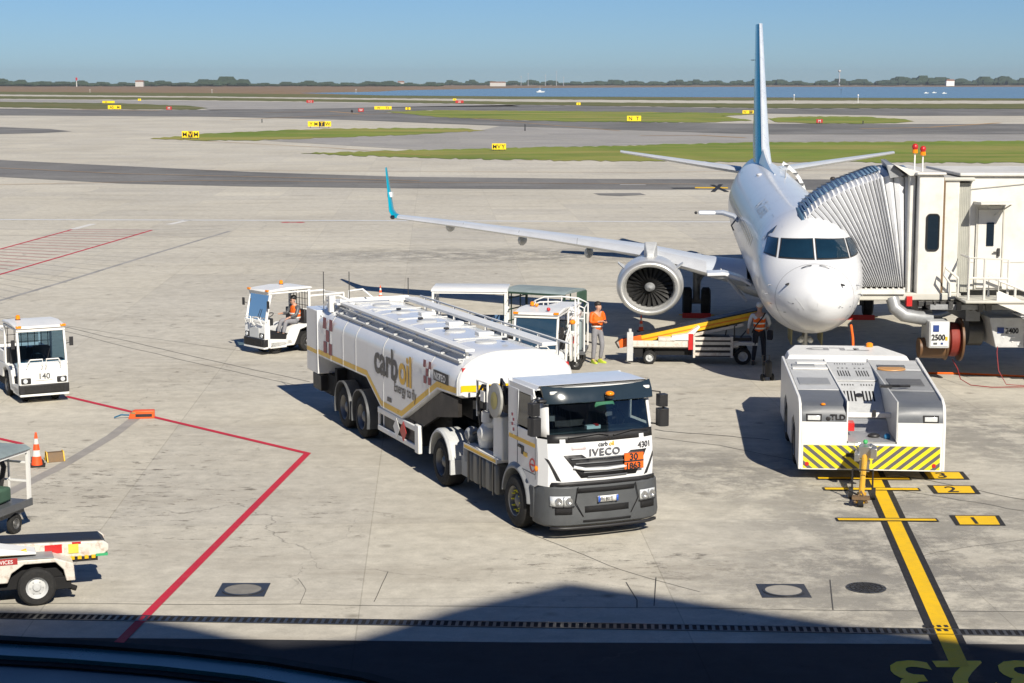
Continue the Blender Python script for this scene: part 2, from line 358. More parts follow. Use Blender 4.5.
def lerp(a,b,t): return (a[0]+(b[0]-a[0])*t,a[1]+(b[1]-a[1])*t)
bm_=MB()
for i in range(26):
    t0=i/26; a=lerp((72,229.6),(-160,292),t0**1.1); c=lerp((152,230.2),(-300,350),(t0*.62)**1.1)
    p,q=g(*a),g(*c); d=(q-p).normalized(); nn=Vector((-d.y,d.x,0))*.15
    bm_.face([(v.x,v.y,.005) for v in (p+nn,p-nn,q-nn,q+nn)])
struct(bm_.build('red_hatching',HR,smooth=False))
bm_=MB()
for i in range(40):
    t0=i/40; c=lerp((152,230.2),(-300,350),t0); a=lerp((245,224),(-260,392),t0)
    a=(a[0]-random.random()*8,a[1]); p,q=g(*a),g(*c); d=(q-p).normalized(); nn=Vector((-d.y,d.x,0))*random.uniform(.015,.03)
    bm_.face([(v.x,v.y,.0045) for v in (p+nn,p-nn,q-nn,q+nn)])
struct(bm_.build('grooved_seams',HG,smooth=False))
strip('dark_seam',[(-60,318),(60,283),(160,252),(230,231)],.22,.0035,HG)
TAR=pm('tar',(.06,.058,.055),.7)
def wob(pts,n,amp):
    P=[]; 
    for a,b_ in zip(pts,pts[1:]):
        for i in range(n): P.append((a[0]+(b_[0]-a[0])*i/n,a[1]+(b_[1]-a[1])*i/n+random.uniform(-amp,amp)))
    P.append(pts[-1]); return P
for pts,w in ([[(-40,312),(60,326),(170,351),(310,382)],.035],[[(60,330),(180,360),(300,386)],.03],[[(0,316),(120,334),(250,352)],.02],[[(655,430),(700,434),(770,440)],.05],[[(655,438),(720,446),(800,462)],.03],[[(900,475),(960,487),(1040,503)],.03],[[(880,488),(960,500),(1040,514)],.025],
              [[(388,572),(374,602)],.012],[[(298,578),(306,590),(300,604)],.008],[[(626,582),(637,600),(637,608)],.02],[[(656,578),(654,606)],.018],[[(830,580),(833,610)],.02],[[(512,528),(560,545),(620,570),(700,592)],.015],[[(900,560),(960,548),(1024,540)],.012],[[(-10,604),(300,604.5),(512,607),(1040,612)],.018]):
    strip('sealed_crack',wob(pts,5,.5),w,.0042,TAR)
strip('worn_tyre_track',[(0,497),(60,467),(112,436),(146,410)],.28,.0032,pm('tyre_dirt',(.30,.28,.255),.85,var=.2,scale=1.5))
b=MB()
for k in range(3):
    c=g(286+7*k,222.4); b.lathe((c.x,c.y,.006),'z',[(0,.001),(0.0008,.30-.1*(k%2))],14,False)
struct(b.build('red_spot_marking','paint_red',smooth=False))
# lead-in line of the stand
Lb,Lt=(967,683),(862.5,452)
strip('stand_centre_line_border',[Lb,Lt],.50,.008,'paint_black'); strip('stand_centre_line',[(960,667),Lt],.26,.012,'paint_yellow')
for y,x0,x1 in ((520,838,936),(489.3,825,918),(478.6,818,909)):
    a,c=g(x0,y),g(x1,y+.6); k=.30
    strip('stop_bar',[(x0-2,y),(x1+2,y+.6)],.27,.015,'paint_black'); strip('stop_bar_stripe',[(x0,y),(x1,y+.6)],.15 if y>500 else .17,.018,'paint_yellow')
for n_,(xa,ya),(xb,yb),sk in (('1',(950,515.5),(1000,526),5),('2',(928,485.5),(975,494.3),5),('3',(919,471.6),(964,480),5)):
    flat('position_plate_border',[(xa-1,ya),(xb-1,ya+.3),(xb+6,yb),(xa+6,yb-.3)],.008,'paint_black')
    flat('position_plate',[(xa+5,ya+.9),(xb-5,ya+1.1),(xb+0,yb-.8),(xa+10,yb-1)],.012,'paint_yellow')
    cpt=g((xa+xb)/2+2,yb-1.6)
    struct(text(n_,.72,'position_number','paint_black',None,lambda u,v:(cpt.x+u*.7+v*.06,cpt.y+v*1.0,.016),.012,align='CENTER'))
for ch,px_ in (('3',905),('2',957),('3',1012)):
    c=g(px_,662.5); struct(text(ch,2.0,'stand_number',pm('bright_yellow',(.90,.58,.01),.6,0,.1),None,lambda u,v:(c.x-u*.72,c.y-v*1.0,.010),.05,align='CENTER'))  # yellow made brighter to offset the building's shade on these numbers
b=MB()
for i in range(2):
    for j in range(4):
        c=g(925+j*7,627+i*4); b.box(c.x-.03,c.x+.03,c.y-.05,c.y+.05,.0135,.0175)
struct(b.build('line_studs','paint_black',smooth=False))
strip('black_taxi_marking',[(672,188.4),(696,188.3)],1.5,.02,'paint_black'); strip('yellow_taxi_marking',[(695,187.9),(728,188.1)],1.6,.025,'paint_yellow')
strip('yellow_taxi_marking',[(712,185),(727,192)],.35,.03,'paint_black'); strip('yellow_taxi_marking',[(721,184.6),(713,192)],.35,.034,'paint_black')
strip('white_taxi_marking',[(620,185),(646,185.2)],.5,.03,'paint_white')
def stain_mat(name,c,thr,sc,amax,st=(1,1,1)):
    m=bpy.data.materials.new(name); m.use_nodes=True; t=m.node_tree; n=t.nodes; p=n['Principled BSDF']; p.inputs['Roughness'].default_value=.8; p.inputs['Base Color'].default_value=(*c,1)
    tc=n.new('ShaderNodeTexCoord'); mp=n.new('ShaderNodeMapping'); mp.inputs['Scale'].default_value=st; no=n.new('ShaderNodeTexNoise'); no.inputs['Scale'].default_value=sc; no.inputs['Detail'].default_value=9; no.inputs['Roughness'].default_value=.78
    r=n.new('ShaderNodeMapRange'); r.inputs[1].default_value=thr; r.inputs[2].default_value=thr+.12; r.inputs[3].default_value=0; r.inputs[4].default_value=1
    # fade towards the sheet's edge with its generated coordinates
    sp=n.new('ShaderNodeVectorMath'); sp.operation='DISTANCE'; sp.inputs[1].default_value=(.5,.5,.5); fd=n.new('ShaderNodeMapRange'); fd.inputs[1].default_value=.18; fd.inputs[2].default_value=.5; fd.inputs[3].default_value=amax; fd.inputs[4].default_value=0
    fl=n.new('ShaderNodeVectorMath'); fl.operation='MULTIPLY_ADD'; fl.inputs[1].default_value=(1,1,0); fl.inputs[2].default_value=(0,0,.5); t.links.new(tc.outputs['Generated'],fl.inputs[0]); t.links.new(fl.outputs[0],sp.inputs[0])
    t.links.new(tc.outputs['Object'],mp.inputs[0]); t.links.new(mp.outputs[0],no.inputs['Vector']); t.links.new(no.outputs[0],r.inputs[0]); t.links.new(sp.outputs['Value'],fd.inputs[0])
    mu=n.new('ShaderNodeMath'); mu.operation='MULTIPLY'; t.links.new(r.outputs[0],mu.inputs[0]); t.links.new(fd.outputs[0],mu.inputs[1]); t.links.new(mu.outputs[0],p.inputs['Alpha'])
    return m
def stain(px,py,w,h,mat,z,rot=0):
    c=g(px,py); b=MB(); m=Matrix.Translation((c.x,c.y,z))@Matrix.Rotation(R(rot),4,'Z'); b.face([m@Vector(q) for q in ((-w,-h,0),(w,-h,0),(w,h,0),(-w,h,0))]); struct(b.build('oil_stain',mat,smooth=False),'dark worn stain on the concrete')
OIL=stain_mat('oil_film',(.05,.045,.04),.54,2.2,.6,(.6,1,1)); WORN=stain_mat('worn_grey',(.22,.215,.205),.42,.8,.36); SPOT=stain_mat('oil_spots',(.07,.055,.04),.56,3.5,.62,(.5,1,1))
for i,(px,py,w,h,mt,rt) in enumerate(((95,455,3.2,3.2,SPOT,0),(60,500,2.4,2.6,OIL,10),(150,480,2.8,3,SPOT,30),(905,520,4.2,5.0,WORN,0),(900,590,3.5,3,WORN,20),(700,470,3.5,3.5,WORN,0),(560,575,3,2,SPOT,0),(250,520,3.2,2.4,SPOT,50),(975,430,3.5,5,WORN,10),(500,255,14,5,WORN,0),(200,320,9,5,SPOT,0),(395,270,14,8,SPOT,0),(650,560,2.5,1.6,OIL,0),(30,560,2,2,OIL,0),(690,420,3,3,SPOT,0),(150,380,6,4,SPOT,0))):
    stain(px,py,w,h,mt,.0004+.00017*i,rt)
# drain channel with grating
b=MB(); P0,P1=g(-60,615.2),g(1100,634.8); d=(P1-P0); Ln=d.length; d.normalize(); nn=Vector((-d.y,d.x,0))
dr=thing('drain_channel','long slotted dark drain channel crossing the concrete in the foreground','drain',(P0.x,P0.y,0),math.atan2(d.y,d.x))
MB().box(0,Ln,-.125,.125,.001,.004).build('channel_bed','under',dr,smooth=False)
b=MB(); b.box(0,Ln,-.15,-.12,.001,.012).box(0,Ln,.12,.15,.001,.012)
b.build('channel_edge','metal_dark',dr,smooth=False)
b=MB(); k=0.0
while k<Ln: b.box(k,k+.05,-.12,.12,.004,.010); k+=.115
b.build('grating','metal_dark',dr,smooth=False)
def manhole(px,py,label,square):
    c=g(px,py); t=thing('manhole_cover',label,'manhole cover',(c.x,c.y,0))
    if square:
        MB().box(-.40,.40,-.40,.40,.001,.008).build('frame','metal_dark',t,bevel=.004)
        b=MB(); b.lathe((0,0,.008),'z',[(0,.34),(.006,.335),(.006,.001)],32,False); b.build('lid',pm('lid_concrete',(.20,.19,.17),.8,var=.2,scale=6) if square==2 else pm('lid_pale',(.33,.31,.27),.8,var=.2,scale=6),t)
        b=MB(); b.lathe((0,0,.0095),'z',[(0,.345),(.008,.345),(.008,.30),(0,.30)],32,False)
        b.build('rim_ring','metal_dark',t)
    else:
        b=MB(); b.lathe((0,0,.001),'z',[(0,.33),(.008,.33),(.008,.001)],32,False); b.build('lid','metal_dark',t)
        b=MB()
        for r in (.09,.17,.25): b.lathe((0,0,.009),'z',[(0,r+.02),(.005,r+.02),(.005,r),(0,r)],28,False)
        for i in range(12):
            a=PI*i/6; b.box(.03,.31,-.008,.008,.008,.013,Matrix.Rotation(a,4,'Z'))
        b.build('cast_ribs','rubber',t)
manhole(243,590,'square framed manhole cover beside the red line in the foreground',2)
manhole(783.5,591,'square framed manhole with a pale round lid, left of the round manhole',1)
manhole(866,588,'round dark cast iron manhole cover near the yellow centre line',0)
# ------------------------------------------------------------------ far shore woods
def woods(name,label,segs,ydist,mat,seed):
    rnd=random.Random(seed); b=MB()
    for (xa,xb,hh,dens) in segs:
        n_=int((xb-xa)*dens)
        for i in range(n_):
            px_=rnd.uniform(xa,xb); Y=ydist*rnd.uniform(.97,1.05); X=(px_-512)/FPX*Y; r=rnd.uniform(.6,1.25)*hh*.55
            h_=(.74 if ydist<5000 else .9)*hh*rnd.uniform(.45,1.25)*(1+.25*math.sin(px_*.31)+.2*math.sin(px_*.083+1))
            b.ball((X,Y,h_*.5),1,5,4,(r*rnd.uniform(1,2.2),r,h_*.5))
    o=b.build(name,mat,smooth=False); tag(o,label,'woods',kind='stuff'); return o
TREE=pm('far_foliage',(.035,.055,.03),.9,var=.4,scale=.02)
woods('far_woods','low dark line of woods on the far shore, left of the lagoon',[(-200,0,17,2),(0,60,17,2.2),(60,130,13,1.8),(130,200,14,1.8),(196,246,21,2.5),(246,300,12,1.2),(300,400,13,2),(380,440,11,1.5)],4300,TREE,1)
woods('far_woods','pale low tree line on the far shore behind the lagoon',[(430,560,14,1.1),(560,700,15,1.7),(700,800,17,1.8),(790,880,17,1.6),(880,960,24,2.2),(950,1024,22,2.2),(1024,1150,22,2)],5600,TREE,2)
HB=pm('far_building',(.5,.48,.45),.8)
def fbox(px,w,h,Y,label,cat,name,mat=HB,roof=None):
    X=(px-512)/FPX*Y; t=thing(name,label,cat,(X,Y,0)); MB().box(-w/2,w/2,0,w*.6,0,h).build('wall',mat,t,smooth=False)
    MB().prism([(-w/2-.5,h),(w/2+.5,h),(w/2-1,h+h*.3),(-w/2+1,h+h*.3)],'y',-.5,w*.6+.5).build('roof',roof or pm('far_roof',(.25,.13,.09),.8),t,smooth=False)
fbox(946,22,14,5000,'white house among trees on the far shore at right','house','house',pm('house_white',(.8,.8,.78),.7))
fbox(498,40,9,4600,'low pale building on the far shore beyond the lagoon, near the middle','building','low_building')
fbox(402,16,10,4400,'small pale house on the far shore at the left end of the lagoon','house','house')
fbox(143,18,11,4100,'small light building before the woods at far left','building','low_building')
def mast(px,h,Y,label,r=1.2):
    X=(px-512)/FPX*Y; t=thing('mast',label,'mast',(X,Y,0)); MB().cyl((0,0,0),(0,0,h),r,r*.4,6).build('pole',pm('mast_grey',(.4,.42,.45),.6),t)
    MB().ball((0,0,h),r*1.8,6,4).build('lantern',HB,t)
mast(836,44,5500,'tall thin tower on the far shore right of the tail fin',2.6)
for i,(px_,h_) in enumerate(((521,26),(528,34),(545,30),(556,40),(563,24))):
    mast(px_,h_,5200,('shortest thin mast left in the cluster above the middle shore','thin mast second from left on the middle shore','thin mast in the middle of the shore cluster','tallest thin mast on the middle shore','thin mast right in the shore cluster')[i],.9)
# red and white striped mast at left
t=thing('mast','thin red and white mast before the woods at far left','mast',((81-512)/FPX*4000,4000,0)); MB().cyl((0,0,0),(0,0,14),1.2,.8,6).build('pole','paint_white',t); MB().cyl((0,0,14),(0,0,20),2.2,2.2,6).build('lantern','red',t)
# boats and posts on the lagoon
for px_,py_,lab in ((926,93.5,'small white boat farthest left in the group on the lagoon'),(934,93.2,'small white boat in the middle of the group on the lagoon'),(944,93.8,'small white boat right in the group on the lagoon'),(540,92.5,'white boat with a mast near the middle of the lagoon')):
    c=g(px_,py_); t=thing('boat',lab,'boat',(c.x,c.y,.12),0,'boats on the lagoon')
    MB().loft([[(-4,0,0),(-3.5,-1,0),(3,-1,0),(4.5,0,0),(3,1,0),(-3.5,1,0)],[(-4.4,0,1.1),(-3.8,-1.3,1.1),(3.4,-1.3,1.1),(5.4,0,1.4),(3.4,1.3,1.1),(-3.8,1.3,1.1)]]).build('hull','white',t,smooth=False)
    MB().box(-1.6,1.2,-.8,.8,1.1,2.2).build('cabin','white',t,smooth=False); MB().cyl((0,0,2),(0,0,7 if px_==540 else 3.2),.12,.06,5).build('mast','white',t); t.scale=(.8,.8,.8) if px_==540 else (.42,.42,.42)
# ------------------------------------------------------------------ airfield signs and lights
def sign(px,py,wpx,hpx,txt,face,label,txc='paint_black'):
    c=g(px,py); sc=FPX/c.y; w=wpx/sc; h=hpx/sc*.8; b0=hpx/sc*.2
    t=thing('airfield_sign',label,'sign',(c.x,c.y,0),math.atan2(-c.x,c.y)*-1*0)
    rbox(-w/2,w/2,0,.25,b0,b0+h,'panel',face,t,.02)
    b=MB()
    for s in (-.4,0,.4): b.cyl((w*s,.12,0),(w*s,.12,b0+.02),.07,n=6)
    b.build('legs','metal_dark',t)
    k=0
    for s,tx,bk in txt:
        if bk: MB().box(w*s-w*.13,w*s+w*.13,-.02,0,b0+h*.06,b0+h*.94).build('black_panel','paint_black',t,smooth=False)
        text(tx,h*.95,'lettering',('paint_yellow' if bk else txc),t,lambda u,v:(w*s+u,-.03,b0+h*.17+v),.01*h,align='CENTER')
SY=pm('sign_yellow',(.85,.62,.01),.4); SR=pm('sign_red',(.40,.03,.025),.4)
sign(190.5,139.2,17,8,[(-.33,'M',0),(0,'W1',1),(.33,'M',0)],SY,'yellow airfield sign with a black middle on the tip of the grass island at left')
sign(114.5,110,13,4.6,[(-.2,'A5',0),(.3,'M',0)],SY,'yellow airfield sign on the far grass strip at left')
sign(108.5,103.6,12,2.6,[(-.2,'A4',0)],SY,'dull yellow low sign beyond the far left grass strip')
sign(319.5,127.8,23,6.4,[(-.36,'Y',0),(-.15,'M',0),(.1,'T',1),(.36,'W',0)],SY,'long yellow airfield sign with a black panel above the left grass island')
sign(383,110.3,17,4,[(-.25,'W',0),(.25,'T3',0)],SY,'yellow airfield sign left of the middle grass island')
sign(408,110.5,5,3.2,[(0,'W',1)],SY,'tiny yellow sign with black square at the tip of the middle grass island')
sign(499,151,14,7.4,[(-.3,'M',0),(0,'V',0),(.3,'Y',0)],SY,'yellow airfield sign on the near grass strip in the middle')
sign(634,122.3,14,6.4,[(-.25,'N',0),(.25,'T',0)],SY,'yellow airfield sign on the middle grass island')
sign(748.5,114.4,12,4,[(-.3,'W',0),(.2,'T',1)],SY,'yellow and black airfield sign just left of the tail fin')
sign(139.5,101.2,3,2.4,[(0,'5',0)],SY,'tiny pale yellow square sign far off at left')
sign(454.6,101,3.4,2.4,[(0,'4',0)],SY,'tiny pale yellow square sign far off near the middle')
sign(578.5,105.6,4,3,[(0,'6',0)],SY,'tiny yellow sign far off right of the middle')
sign(169,110.6,5.4,4,[(0,'M',0)],SR,'small red sign at the right tip of the far left grass strip','paint_white')
sign(361,112.6,5.4,4.2,[(0,'W',0)],SR,'small red sign on pavement left of the middle island','paint_white')
sign(310,103.4,7,3.2,[(0,'Y 2',0)],SR,'small dull red sign on the far strip left of the middle','paint_white')
sign(459.5,103.8,8,3.4,[(0,'22',0)],SR,'small red and black sign far off near the lagoon','paint_white')
sign(819.5,123.8,6.4,4.6,[(0,'M',0)],SR,'small red sign on the grass island right of the tail fin','paint_white')
def marker(px,py,h,mat,label):
    c=g(px,py); t=thing('runway_light',label,'light',(c.x,c.y,0)); MB().cyl((0,0,0),(0,0,h*.7),.12,.10,6).build('post','white' if mat=='white' else 'metal_dark',t); MB().ball((0,0,h*.8),.35 if c.y>400 else .12,8,6).build('head',mat,t)
for a in ((90,92.6,3,'white','white marker post on the far left verge'),(212,93.4,3.5,'white','white marker post on the far verge left of middle'),(356,93,3.5,'white','white marker post at the left tip of the lagoon'),(794,101,3.4,'white','white marker post on the far verge right of the fin'),(858,103,4,'white','tall white marker post on the far right verge'),(863,124,.7,'black','black edge light beside the small grass island'),(262,122.6,.8,'black','black edge light between the left islands'),(525,131,1.3,'black','black edge light on pavement below the middle island'),(352,113.3,.8,'black','black edge light left of the small red sign'),(841,94,4,'black','dark post standing in the lagoon right of the fin')):
    marker(*a)
# ------------------------------------------------------------------ terminal behind the camera (casts the shade in front)
FY=-3.0
def cast(px,py):
    p=g(px,py); H=(p.y-FY)/SHY; return (p.x-SHX*H,H)
prof=[cast(*q) for q in ((-250,572),(-60,606),(110,611),(200,628),(275,646),(350,640),(450,609),(565,582),(700,602),(860,627),(1024,650),(1150,668))]
prof=[(prof[0][0]-25,prof[0][1])]+prof+[(prof[-1][0]+30,prof[-1][1]-1)]
tm=thing('terminal_building','terminal building with glazed front and pitched roofs behind the apron','building',(0,FY,0))
b=MB(); b.prism([(prof[0][0],0)]+prof+[(prof[-1][0],0)],'y',-24,0); b.build('wall','terminal',tm,smooth=False)
wx0,wx1=prof[0][0]+1,prof[-1][0]-1
n_=int((wx1-wx0)//4)
for fl,(z0,z1) in enumerate(((1,3.4),(6.6,10.6),(12,15))):
    for i in range(n_):
        x=wx0+i*4; w_=rbox(x+.3,x+3.7,0,.06,z0,z1,'window','dark_glass',tm,0); rbox(x+.2,x+3.8,.0,.12,z0-.12,z0,'sill','light_grey',w_,0)
# curved canopy ledge below the camera
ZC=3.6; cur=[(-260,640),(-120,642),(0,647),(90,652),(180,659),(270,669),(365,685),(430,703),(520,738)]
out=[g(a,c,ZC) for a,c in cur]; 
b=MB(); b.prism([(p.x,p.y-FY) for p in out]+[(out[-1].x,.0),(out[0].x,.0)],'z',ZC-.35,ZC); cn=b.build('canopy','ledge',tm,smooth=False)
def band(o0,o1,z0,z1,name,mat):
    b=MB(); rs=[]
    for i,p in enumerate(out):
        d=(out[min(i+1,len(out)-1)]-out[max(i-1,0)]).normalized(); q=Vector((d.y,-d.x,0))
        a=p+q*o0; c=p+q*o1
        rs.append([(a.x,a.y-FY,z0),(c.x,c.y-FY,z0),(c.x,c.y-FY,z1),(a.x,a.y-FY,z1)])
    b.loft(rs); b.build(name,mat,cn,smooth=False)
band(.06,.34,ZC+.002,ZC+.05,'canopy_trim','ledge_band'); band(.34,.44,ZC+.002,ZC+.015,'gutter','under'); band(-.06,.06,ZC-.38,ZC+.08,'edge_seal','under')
# ------------------------------------------------------------------ airliner (local: nose at y=0, tail +y, port side +x)
AX,AY,AYAW=7.95,46.5,R(-4.93)
air=thing('airliner','white twin engine airliner with turquoise winglet parked nose-in at the jet bridge','airliner',(AX,AY,0),AYAW)
ST=[(0,.03,2.62,2.56),(.05,.20,2.80,2.36),(.15,.38,2.96,2.18),(.35,.62,3.13,1.98),(.6,.82,3.27,1.82),(1.0,1.03,3.44,1.66),(1.35,1.17,3.58,1.57),(1.7,1.27,3.80,1.50),(2.1,1.36,4.08,1.45),(2.5,1.42,4.31,1.41),(3.0,1.46,4.49,1.38),(3.7,1.49,4.63,1.36),(4.6,1.505,4.71,1.36),
    (6,1.505,4.74,1.36),(12,1.505,4.79,1.38),(18,1.505,4.84,1.42),(24,1.505,4.90,1.48),(26.5,1.48,4.93,1.62),(28.5,1.36,4.95,2.0),(30.5,1.12,4.96,2.6),(32.5,.82,4.95,3.2),(34.5,.48,4.90,3.85),(36.0,.18,4.80,4.4),(36.3,.05,4.72,4.55)]
def fus(y):
    for a,c in zip(ST,ST[1:]):
        if a[0]<=y<=c[0]:
            t=(y-a[0])/(c[0]-a[0]); return [a[i]+(c[i]-a[i])*t for i in range(4)]
    return list(ST[-1])
def fpt(y,phi,off=0):
    _,hw,zt,zb=fus(y); zc=(zt+zb)/2; hh=(zt-zb)/2
    return Vector(((hw+off)*math.cos(phi),y,zc+(hh+off)*math.sin(phi)))
def fsurf(x,z,off=.012):
    """nose skin seen from the front: y where the ring passes through (x,z)"""
    lo,hi=0,6.0
    def F(y):
        _,hw,zt,zb=fus(y); return (x/hw)**2+((z-(zt+zb)/2)/((zt-zb)/2))**2
    for _ in range(40):
        m=(lo+hi)/2
        if F(m)>1: lo=m
        else: hi=m
    y=(lo+hi)/2; _,hw,zt,zb=fus(y)
    n=Vector((x/hw**2,-.6,(z-(zt+zb)/2)/((zt-zb)/2)**2)).normalized(); return Vector((x,y,z))+n*off
# dense stations for smooth skin
ys=[0,.02,.05,.1,.15,.25,.35,.48,.6,.8,1.0,1.18,1.35,1.52,1.7,1.9,2.1,2.3,2.5,2.75,3,3.35,3.7,4.1,4.6,5.3,6]+[6+i for i in range(1,21)]+[26.5,27.5,28.5,29.5,30.5,31.5,32.5,33.5,34.5,35.3,36.0,36.3]
b=MB(); N=56
def sm(y): # smoothed stations
    if y<.1 or y>36: return fus(y)
    k=.12 if y<6 else .9
    A=[fus(max(0,min(36.3,y+d*k))) for d in (-1,-.5,0,.5,1)]; return [sum(a[i] for a in A)/5 for i in range(4)]
_f0=fus
SM={}
def fus(y):
    key=round(y,3)
    if key not in SM:
        if y<.1 or y>36: SM[key]=_f0(y)
        else:
            k=min(.12+.0*y,y) if y<6 else .9
            A=[_f0(max(0,min(36.3,y+d*k))) for d in (-1,-.5,0,.5,1)]; SM[key]=[sum(a[i] for a in A)/5 for i in range(4)]
    return SM[key]
b.loft([[fpt(y,2*PI*i/N) for i in range(N)] for y in ys])
fo=b.build('fuselage','plane_white',air,ang=60)
# belly fairing
b=MB(); rs=[]
for y,w,zt,zb in ((11.2,.5,1.6,1.36),(12.2,1.3,1.9,1.15),(13.5,1.62,2.15,.98),(17.5,1.66,2.15,.98),(19.5,1.3,1.9,1.2),(21,.5,1.7,1.42)):
    rs.append([Vector((w*math.cos(a),y,(zt+zb)/2+(zt-zb)/2*math.sin(a))) for a in [2*PI*i/20 for i in range(20)]])
b.loft(rs); b.build('belly_fairing','light_grey',air)
# cockpit windows
def pane(cs,name='cockpit_window',mat='cockpit',n=8,off=.012):
    """cs: four (x,z) corners"""
    b=MB(); G=[]
    for i in range(n+1):
        row=[]
        for j in range(n+1):
            u,v=i/n,j/n
            x=(cs[0][0]*(1-u)+cs[1][0]*u)*(1-v)+(cs[3][0]*(1-u)+cs[2][0]*u)*v; z=(cs[0][1]*(1-u)+cs[1][1]*u)*(1-v)+(cs[3][1]*(1-u)+cs[2][1]*u)*v
            row.append(b.v(fsurf(x,z,off)))
        G.append(row)
    for i in range(n):
        for j in range(n): b._f([G[i][j],G[i+1][j],G[i+1][j+1],G[i][j+1]])
    return b.build(name,mat,air,ang=80)
CG=pm('cockpit_glass',(.008,.028,.05),.05,0,.3,1.2,0,.9)
for s in (1,-1):
    for o_,mt_,of in ((.035,'metal_dark',.006),(0,CG,.014)):
        nm='window_frame' if of<.01 else 'cockpit_window'
        pane([(s*(.05-o_*.8)+.03,3.57-o_),(s*(.92+o_)+.03,3.56-o_),(s*(.82+o_)+.03,3.99+o_*.8),(s*(.05-o_*.8)+.03,4.02+o_*.8)],nm,mt_,8,of)
        pane([(s*(1.01-o_*.6)+.02,3.57-o_),(s*(1.28+o_*.4)+.02,3.62-o_),(s*(1.14+o_*.5)+.02,3.98+o_*.6),(s*(.92-o_*.6)+.02,3.99+o_*.6)],nm,mt_,6,of)
# wipers
for s in (-1,1):
    b=MB(); b.tube([fsurf(s*.10,3.40,.03),fsurf(s*.22,3.37,.05),fsurf(s*.36,3.33,.03)],.012,5); b.build('wiper','metal_dark',air)
for x,z in ((-.72,2.95),(.66,2.95)): 
    p=fsurf(x,z,.0); b=MB(); b.cyl(p,p+Vector((x*.1,-.12,0)),.035,.02,8); b.build('sensor_probe','black',air)
for x,z in ((-1.13,2.85),(1.12,2.86),(-1.2,2.6),(1.2,2.6)):
    p=fsurf(x,z,0); b=MB(); b.tube([p,p+Vector((x*.07,-.02,0)),p+Vector((x*.08,-.16,0))],.014,6); b.build('pitot_tube','steel',air)
# doors outlines
def outline(y0,y1,p0,p1,name,w=.02,mat='grey_paint'):
    b=MB()
    def bar(ya,yb,pa,pb):
        k=8; rows=[]
        for i in range(k+1):
            t=i/k
            rows.append([fpt(ya+(yb-ya)*(t if abs(yb-ya)>abs(pb-pa) else 0),pa+(pb-pa)*(t if abs(pb-pa)>=abs(yb-ya) else 0),.006),fpt(ya+(yb-ya)*(t if abs(yb-ya)>abs(pb-pa) else 1),pa+(pb-pa)*(t if abs(pb-pa)>=abs(yb-ya) else 1),.006)])
        b.loft(rows,False,False,False)
    dp=w/1.6
    bar(y0,y0+w,p0,p1); bar(y1-w,y1,p0,p1); bar(y0,y1,p0,p0+dp*.5 if p1>p0 else p0-dp*.5); bar(y0,y1,p1,p1+dp*.5)
    return b.build(name,mat,air)
# lightning strips on the radome, radome joint
for x0,x1 in ((-.95,-.45),(-.55,-.32),(0,0),(.35,.5),(.6,.82)):
    b=MB(); b.tube([fsurf(x0,2.62 if x0<0 else 2.42,.002),fsurf((x0+x1)/2,2.5,.003),fsurf(x1,2.34 if x0<0 else 2.66,.002)],.006,4); b.build('lightning_strip','light_grey',air)
random.seed(21)
for k in range(12):
    x0=random.choice((-1,1))*random.uniform(.55,1.2); z0=random.uniform(1.95,2.5); p=fsurf(x0,z0,.004)
    b=MB(); b.face([fsurf(x0+dx,z0+dz,.004) for dx,dz in ((0,0),(.05,.0),(.05,.022),(0,.022))]); b.build('stencil_mark','grey_paint',air,smooth=False)
outline(2.6,3.05,PI-.35,PI-.02,'access_panel',.012); outline(3.3,3.9,PI+.25,PI+.6,'access_panel',.012); outline(2.4,2.8,-.3,.05,'access_panel',.012)
b=MB(); b.loft([[fpt(y,2*PI*i/48,.004) for i in range(48)] for y in (1.02,1.035)],False,False); b.build('radome_joint','grey_paint',air)
outline(5.0,5.75,PI-.95,PI+.25,'service_door'); outline(27,27.7,PI-.9,PI+.2,'service_door'); outline(4.7,5.6,-.25,1.0,'cabin_door'); outline(14.6,15.1,PI-.75,PI-.05,'overwing_exit')
# cabin windows
for sd in (-1,1):
    for i in range(26):
        y=6.6+i*.79
        ph=.30 if sd>0 else PI-.30
        b=MB(); c=[fpt(y+.11*math.cos(a),ph+.105*math.sin(a),.008) for a in [2*PI*k/12 for k in range(12)]]; b.face(c); b.build('cabin_window','dark_glass',air,smooth=False)
# faint title and the flower-like tail mark behind the cockpit
TG=pm('title_grey',(.52,.58,.64),.4)
text('Air Dolomiti',.75,'title_lettering',TG,air,lambda u,v:fpt(11.6-u*1.1,PI-.98+(-v)*.6+.26,.010),0)
text('it',.3,'registration',TG,air,lambda u,v:fpt(3.8-u,PI-.55-v*.6,.010),.01)
DK=pm('mark_dark',(.03,.05,.09),.4)
b=MB(); b.face([fpt(*q,.010) for q in ((3.5,PI-.95),(3.65,PI-.72),(3.35,PI-.58),(3.42,PI-.76),(3.2,PI-.82))]); b.build('emblem',DK,air,smooth=False)
b=MB(); b.face([fpt(3.42+.42*q[0],PI-.77+.26*q[1],.006) for q in ((-1,-1),(1,-1),(1,1),(-1,1))]); b.build('emblem_panel',pm('emblem_ground',(.5,.56,.62),.4),air,smooth=False)
p=fpt(9.0,1.2,.0); MB().lathe(p,(math.cos(1.2),0,math.sin(1.2)),[(0,.09),(.06,.07),(.09,.001)],10,False).build('beacon_light','red',air)
p=fpt(19,1.35); b=MB(); b.box(p.x-.015,p.x+.015,p.y-.15,p.y+.15,p.z-.02,p.z+.28); b.build('antenna','light_grey',air,bevel=.01)
p=fpt(21.5,1.9); MB().ball(p,.13,10,8,(1,1.8,.5)).build('antenna','plane_white',air)
